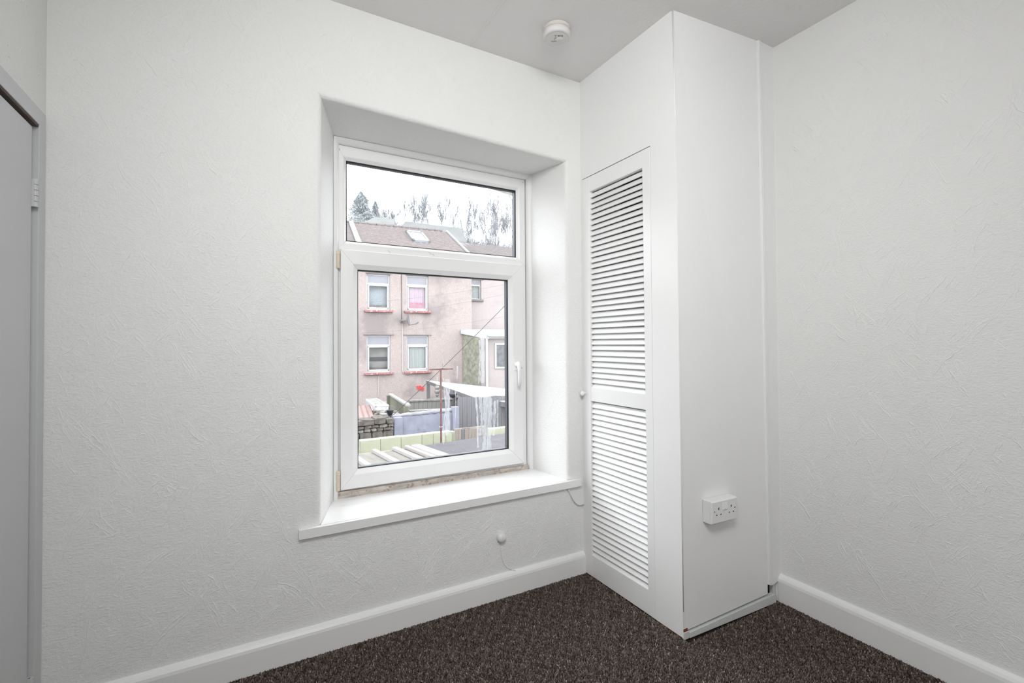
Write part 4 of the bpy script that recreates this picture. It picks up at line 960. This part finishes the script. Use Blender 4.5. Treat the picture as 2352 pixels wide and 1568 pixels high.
# carport with milky corrugated roof
ZC = -.42
c1, c2, c3, c4, c5 = pZ(979, 873, ZC), pZ(1094, 913, ZC), pZ(1150, 921, ZC), pZ(1240, 905, ZC), pZ(1050, 868.5, ZC)
ch = tag(empty('lean_to_shelter', ((c1+c3)/2).xy.to_3d()+Vector((0, 0, GZ))), 'open yard shelter with a milky white corrugated plastic roof', 'shelter')
ev = (c2-c1); Lr = ev.length; ev.normalize(); rv = Vector((c3-c2).xy.to_3d()); rv.z = 0; rv.normalize()
n = 90; vs = []; fcs = []; Wd = 5.2
xs2 = np.linspace(0, Wd, n*3+1)
for zoff in (0, -.012):
    for t in (0, 1):
        for x_ in xs2:
            p = c1+ev*(Lr*t)+rv*x_; vs.append((p.x, p.y, ZC+zoff+.009*math.sin(x_/.076*2*math.pi)+(.10 if t == 0 else 0)*0))
m_ = len(xs2)
for i in range(m_-1):
    fcs.append((i, i+1, m_+i+1, m_+i)); fcs.append((2*m_+i, 2*m_+i+1, 3*m_+i+1, 3*m_+i)); fcs.append((m_+i, m_+i+1, 3*m_+i+1, 3*m_+i))
finish('roof_sheet', np.array(vs), fcs, M['poly'], ch, smooth=False)
MB().hexa([c1+Vector((0, 0, -.13)), c2+Vector((0, 0, -.13)), c2+rv*.05+Vector((0, 0, -.13)), c1+rv*.05+Vector((0, 0, -.13))], [c1+Vector((0, 0, -.015)), c2+Vector((0, 0, -.015)), c2+rv*.05+Vector((0, 0, -.015)), c1+rv*.05+Vector((0, 0, -.015))]).build('side_beam', M['timberd'], ch)
MB().hexa([c2+Vector((0, .05, -.14)), c2+rv*Wd+Vector((0, .05, -.14)), c2+rv*Wd+Vector((0, .10, -.14)), c2+Vector((0, .10, -.14))], [c2+Vector((0, .05, -.02)), c2+rv*Wd+Vector((0, .05, -.02)), c2+rv*Wd+Vector((0, .10, -.02)), c2+Vector((0, .10, -.02))]).build('front_beam', M['timberd'], ch)
for p in (c1+ev*.12+rv*.12, c1+ev*(Lr*.62)+rv*.1, c2-ev*.1+rv*.12): MB().box((p.x-.055, p.y-.055, GZ), (p.x+.055, p.y+.055, ZC-.02)).build('post', M['timberd'], ch)
# things hanging from its beam
hb = pD(1004, 892, 16.6)
hn = tag(empty('hanging_ornament', hb), 'pale knotted ornament hanging under the shelter beam', 'ornament')
b = MB()
for k, (r_, dz) in enumerate(((.05, .12), (.09, .03), (.10, -.10), (.07, -.22))): b.lathe(hb+Vector((0, 0, dz-r_)), (0, 0, 1), [(.01, 0), (r_*.8, r_*.5), (r_, r_), (r_*.8, r_*1.5), (.01, r_*2)], 12)
b.build('body', M['timber'], hn, smooth=True); MB().tube([hb+Vector((0, 0, .1)), hb+Vector((0, 0, .42))], .008, 5).build('string', M['cablew'], hn)
hb = pD(1040, 905, 14.2)
hn = tag(empty('hanging_basket', hb), 'dark hanging basket beneath the milky roof', 'basket')
MB().lathe(hb+Vector((0, 0, -.12)), (0, 0, 1), [(.02, 0), (.10, .05), (.13, .13), (.12, .15)], 16).build('bowl', M['bucket'], hn, smooth=True)
MB().tube([hb+Vector((-.12, 0, .02)), hb+Vector((0, 0, .3)), hb+Vector((.12, 0, .02))], .006, 5).build('chain', M['metal'], hn)
# blue clad shed at the right
a, c = pY(1143, 922, 9.4), pY(1230, 912, 9.4)
cs = tag(empty('blue_clad_shed', (c.x, 9.8, GZ)), 'blue grey clad shed side under the right end of the milky roof', 'shed')
for k in range(9): MB().hexa([(a.x, 9.4, GZ+.0+k*.18), (c.x+1, 9.4, GZ+k*.18), (c.x+1, 9.5, GZ+k*.18), (a.x, 9.5, GZ+k*.18)], [(a.x, 9.42, GZ+.178+k*.18), (c.x+1, 9.42, GZ+.178+k*.18), (c.x+1, 9.5, GZ+.178+k*.18), (a.x, 9.5, GZ+.178+k*.18)]).build('cladding_board', M['cladding'], cs)
MB().box((a.x, 9.5, GZ), (c.x+1, 10.6, ZC-.06)).build('shed_body', M['cladding'], cs)
# rusty T post
YP = 5.75
tp = pY(1012.5, 848, YP); 
po = tag(empty('clothes_post', (tp.x, YP, GZ)), 'rusty red brown iron clothes post with a cross bar', 'post')
MB().tube([(tp.x, YP, GZ), (tp.x, YP, tp.z)], .0155, 12).build('pole', M['rust'], po)
MB().tube([(pY(986, 847, YP).x, YP, tp.z+.004), (pY(1040, 848, YP).x, YP, tp.z+.004)], .0125, 10).build('cross_bar', M['rust'], po)
f0 = pY(1017.5, 846, YP)
MB().lathe((f0.x, YP+.02, f0.z), (0, 0, 1), [(.004, 0), (.004, .012), (.05, .013), (.05, .018), (.006, .019), (.006, .06), (.010, .062), (.010, .078), (.004, .08)], 14).build('pulley', M['metal'], po)
b = MB(); px_ = pY(1013, 980, YP)
b.tube([(px_.x-.02, YP-.02, px_.z), (px_.x+.02, YP-.02, px_.z+.004), (px_.x+.016, YP+.02, px_.z), (px_.x-.02, YP+.02, px_.z), (px_.x-.02, YP-.02, px_.z)], .005, 5); b.tube([(px_.x+.01, YP-.02, px_.z), (px_.x+.024, YP-.02, px_.z-.06), (px_.x+.018, YP-.02, px_.z-.22)], .003, 5)
b.build('rope_tie', M['cablew'], po)
# near plastic roof with glazing bars (slopes up towards our wall)
y0, y1 = 5.0, .55
zf = pY(862, 1038, y0).z
def TRf(x, y, h): return Vector((x, y, zf+(y0-y)*.077+h))
rf = tag(empty('plastic_roof', (-1.2, 2.7, GZ)), 'cloudy plastic lean-to roof with white glazing bars directly below the window', 'roof')
bx_ = [pY(u, v, y0).x for u, v in ((800, 1046), (860, 1036), (907, 1031), (934, 1024), (952, 1022))]
xl_, xr_ = bx_[0]-1.6, bx_[-1]
MB(TRf).box((xl_, y1, -.02), (xr_, y0-.02, -.0)).build('panel', M['polypan'], rf)
stp = bx_[2]-bx_[1]
for x_, w_ in [(bx_[0]-stp*2, .045), (bx_[0]-stp, .045), (bx_[0]+.02, .045), (bx_[1], .045), (bx_[2], .05), (bx_[3], .04), (bx_[4]+.02, .09)]:
    MB(TRf).hexa([(x_-w_, y1, 0), (x_+w_, y1, 0), (x_+w_*.7, y1, .045), (x_-w_*.7, y1, .045)], [(x_-w_, y0+.02, 0), (x_+w_, y0+.02, 0), (x_+w_*.7, y0+.02, .045), (x_-w_*.7, y0+.02, .045)]).build('glazing_bar', M['polyrib'], rf, bevel=.01)
MB(TRf).box((bx_[3]+.05, y1, .001), (bx_[3]+.09, y0-.2, .02)).build('moss_line', M['stone'], rf)
MB(TRf).box((xl_, y0-.02, -.09), (xr_, y0+.05, -.005)).build('front_beam', M['polyrib'], rf)
for x_ in (xl_+.1, xr_-.2): MB(TRf).box((x_, y0-.1, GZ-zf), (x_+.1, y0-.0, -.09)).build('post', M['owhite'], rf)
MB().box((xl_, y0-.12, GZ), (xr_, y0-.02, zf-.1)).build('wall_below', M['lime'], rf)
# dark felt roof beside it
YFF = 5.62
dr = tag(empty('felt_roof', (1.4, 3, GZ)), 'flat dark purple grey felt roof to the right of the plastic roof', 'roof')
p = pY(975, 1023, y0); e1 = pY(1060, 1012, YFF); e2_ = pY(1240, 990, YFF)
zr = e1.z
MB().hexa([(xr_+.11, y1, zf+.25), (3.6, y1, zr+.1), (3.6, YFF+.2, zr-.02), (xr_+.11, YFF-.1, zr-.03)], [(xr_+.11, y1, zf+.30), (3.6, y1, zr+.15), (3.6, YFF+.2, zr+.03), (xr_+.11, YFF-.1, zr+.01)]).build('felt', M['felt'], dr)
MB().box((xr_+.13, y1+.1, GZ), (3.5, YFF-.15, zr-.04)).build('wall_below', M['blue'], dr)
# our own eaves end, top right of the view
oe = tag(empty('own_eaves', pY(1190, 425, 1.3)), 'pale soffit and bracket of the neighbouring eaves at the top right of the pane', 'eaves')
A_ = pY(1128, 434, 1.6); _c = pY(1240, 470, 1.2)
MB().box((_c.x+.12, .33, _c.z+.02), (_c.x+.5, 1.25, _c.z+.22)).build('fascia', M['farwall'], oe)
A_ = pY(1128, 434, 1.6); B_ = pY(1168, 448, 1.35); Cc = pY(1240, 470, 1.2)
MB().hexa([A_, B_, Cc, Cc+Vector((0, 0, .25)), A_+Vector((0, 0, .10))], [A_+Vector((.5, .02, .06)), B_+Vector((.5, .05, 0)), Cc+Vector((.5, .05, 0)), Cc+Vector((.5, .05, .25)), A_+Vector((.5, .02, .16))]).build('soffit', mat('pale grey soffit', (.20, .20, .19), .8, .05, 4), oe)
MB().tube([pY(1168, 446, 1.36), pY(1172, 455, 1.36), pY(1182, 466, 1.36)], .005, 6).build('bracket', M['owhite'], oe)

# ---- far houses and winter trees on the hill
def farhouse(u0, v0, u1, v1, vb, D, dep, lab, dz2=0):
    a, c = pD(u0, v0, D), pD(u1, v1, D); b_ = pD(u0, vb, D).z
    root = tag(empty('far_house', ((a+c)/2).xy.to_3d()+Vector((0, 0, b_-5))), lab, 'house')
    d = (c-a); d.z = 0; L = d.length; d.normalize(); nn = Vector((d.y, -d.x, 0)); T = lambda s, o, z: Vector((a.x, a.y, 0))+d*s+nn*o+Vector((0, 0, z))
    MB(T).hexa([(0, 0, a.z), (-.2, dep, b_), (-.2, dep, b_-.2), (0, -dep, b_-.2)], [(L, 0, c.z), (L+.8, dep, b_+c.z-a.z), (L+.8, dep, b_-.2+c.z-a.z), (L, -dep, b_-.2)]).build('roof', M['farroof'], root)
    MB(T).box((.3, -dep+.3, b_-6), (L+.4, dep-.4, b_-.1+min(0, c.z-a.z))).build('wall', M['farwall'], root)
    for k in range(3): MB(T).box((L*(.2+.25*k), dep-.41, b_-1.6), (L*(.2+.25*k)+.9, dep-.36, b_-.6)).build('window', M['lead'], root)
farhouse(862, 498, 906, 503, 530, 46, 3.2, 'farther grey roofed house behind the left part of the ridge')
farhouse(931, 508, 1060, 524, 560, 42, 3.4, 'grey roofed house behind the skylight, its gable to the right')
def tree(u, vb, vt, D, seed, kind, spread=.30, nb=5):
    rs = random.Random(seed); base = pD(u, vb, D); top = pD(u, vt, D); Ht = top.z-base.z; root_z = base.z-2.0
    V = []; Fq = []
    def seg(p, q_, r0, r1):
        d = (q_-p).normalized(); a_ = d.orthogonal().normalized(); b_ = d.cross(a_); n0 = len(V)
        for pp, r_ in ((p, r0), (q_, r1)):
            for k in range(3): V.append(tuple(pp+(a_*math.cos(k*2.094)+b_*math.sin(k*2.094))*r_))
        for k in range(3): j = (k+1) % 3; Fq.append((n0+k, n0+j, n0+3+j, n0+3+k))
    def grow(p0, d0, L0, r0_, dep):
        queue = [(p0, d0, L0, r0_, dep)]; n_ = 0
        while queue and n_ < 3600:
            p, d, L, r, depth = queue.pop(0); n_ += 1
            for k in range(3):
                q_ = p+d*(L/3); seg(p, q_, r*(1-.25*k/3), r*(1-.25*(k+1)/3)); p = q_
                d = (d+Vector((rs.uniform(-.14, .14), rs.uniform(-.14, .14), .07))).normalized()
                if depth > 1 and k < 2 and rs.random() < .8:
                    dd = (d+Vector((rs.uniform(-1, 1), rs.uniform(-1, 1), rs.uniform(-.1, .5)))*spread*2).normalized(); queue.append((p, dd, L*.62, max(.0075, r*.5), depth-1))
            if depth > 1:
                for k in range(2 if depth > 2 else 3):
                    dd = (d+Vector((rs.uniform(-1, 1), rs.uniform(-1, 1), rs.uniform(0, .3)))*spread).normalized(); queue.append((p, dd, L*.74, max(.0075, r*.62), depth-1))
    bs = Vector((base.x, base.y, root_z))
    lab, cat = kind
    t = tag(empty('winter_tree', bs), lab, cat)
    grow(bs, Vector((0, 0, 1)), (Ht+2.0)*.36, .035+Ht*.006, 7)
    finish('branches', np.array(V), Fq, M['twig'], t)
trees = [(880, 512, 476, 60, 'bare shrubby tree between the pale evergreen and the chimney'), (903, 512, 478, 60, 'bare rounded tree left of the tall pair'), (926, 514, 470, 58, 'slim bare tree with a leaning stem above the left roof'),
 (950, 516, 462, 55, 'bare tree just left of the tallest tree'), (968, 518, 440, 55, 'tallest bare tree above the skylight'), (986, 520, 455, 57, 'bare tree just right of the tallest tree'), (1012, 524, 466, 58, 'slender bare tree over the grey far roof'),
 (1036, 530, 468, 58, 'thin straight bare tree at the far roof end'), (1060, 545, 500, 52, 'dense low bare tree beside the gable'), (1086, 556, 478, 50, 'bare tree above the right hand roof start'), (1106, 560, 468, 50, 'tall bare multi stemmed tree right of the far house'),
 (1128, 562, 484, 50, 'bare twiggy tree second from the pane edge'), (1141, 564, 470, 52, 'tall thin bare tree near the right pane edge'), (1158, 566, 488, 50, 'bare bushy tree next to the right pane edge'), (1175, 570, 476, 50, 'bare tree partly hidden at the right pane edge')]
for k, (u, vb, vt, D, lab) in enumerate(trees): tree(u, vb, vt, D, 20+k, (lab, 'tree'), spread=.27+.05*(k % 3))
def evergreen(u, vb, vt, D, r, seed, lab, n=26000):
    rs = np.random.RandomState(seed); base = pD(u, vb, D); top = pD(u, vt, D); Ht = top.z-base.z
    root = tag(empty('evergreen_tree', (base.x, base.y, base.z-2)), lab, 'tree')
    MB().tube([(base.x, base.y, base.z-2), (base.x, base.y, base.z+Ht*.9)], [.2, .03], 7).build('trunk', M['twig'], root)
    t = rs.rand(n)**.8; th = rs.rand(n)*6.283; lump = 1+.25*np.sin(th*3+t*9)+.15*np.sin(t*25)
    rad = r*(1-t)**.65*lump*np.sqrt(rs.rand(n))*(1+.25*(rs.rand(n)**4)); c = np.stack([base.x+rad*np.cos(th), base.y+rad*np.sin(th), base.z-.5+t*(Ht+.5)], 1)
    v = c[:, None]+rs.normal(0, .05, (n, 3, 3)); o = finish('foliage', v.reshape(-1, 3), np.arange(3*n).reshape(-1, 3), M['conif'], root); tag(o, kind='stuff')
evergreen(829, 525, 441, 60, 2.1, 1, 'tall pale evergreen tree at the left edge of the top light')
evergreen(862, 520, 462, 62, .95, 2, 'small round topped evergreen tree beside the tall one', 7000)
evergreen(846, 522, 485, 58, 2.4, 3, 'low spreading evergreen bush in front of the tall pale one', 12000)

# low leafless scrub along the crest of the hill, too dense to count
rs = np.random.RandomState(12); V = []; Fq = []; n0 = 0
for k in range(9000):
    u = float(rs.uniform(860, 1200)); D = float(rs.uniform(50, 58)); vb = float(np.interp(u, [860, 960, 1040, 1100, 1170], [512, 520, 540, 560, 572])); b_ = pD(u, vb, D)
    b_.z = hz_(b_.x, b_.y)-.1; h_ = rs.uniform(.6, 2.8)*(.6+.4*math.sin(u*.06)**2); p = Vector(b_); d = Vector((rs.normal(0, .25), rs.normal(0, .25), 1)).normalized()
    for j in range(4):
        q_ = p+d*h_/4; r0_, r1_ = .016*(1-j/4.5), .016*(1-(j+1)/4.5)
        V += [tuple(p+Vector((r0_, 0, 0))), tuple(p+Vector((-r0_, 0, 0))), tuple(q_+Vector((-r1_, 0, 0))), tuple(q_+Vector((r1_, 0, 0)))]; Fq.append((n0, n0+1, n0+2, n0+3)); n0 += 4
        p = q_; d = (d+Vector((rs.normal(0, .3), rs.normal(0, .3), 0))).normalized()
tag(finish('undergrowth', np.array(V), np.array(Fq), M['twig'], smooth=False), 'leafless grey scrub along the hill crest behind the roofs', 'undergrowth', kind='stuff')
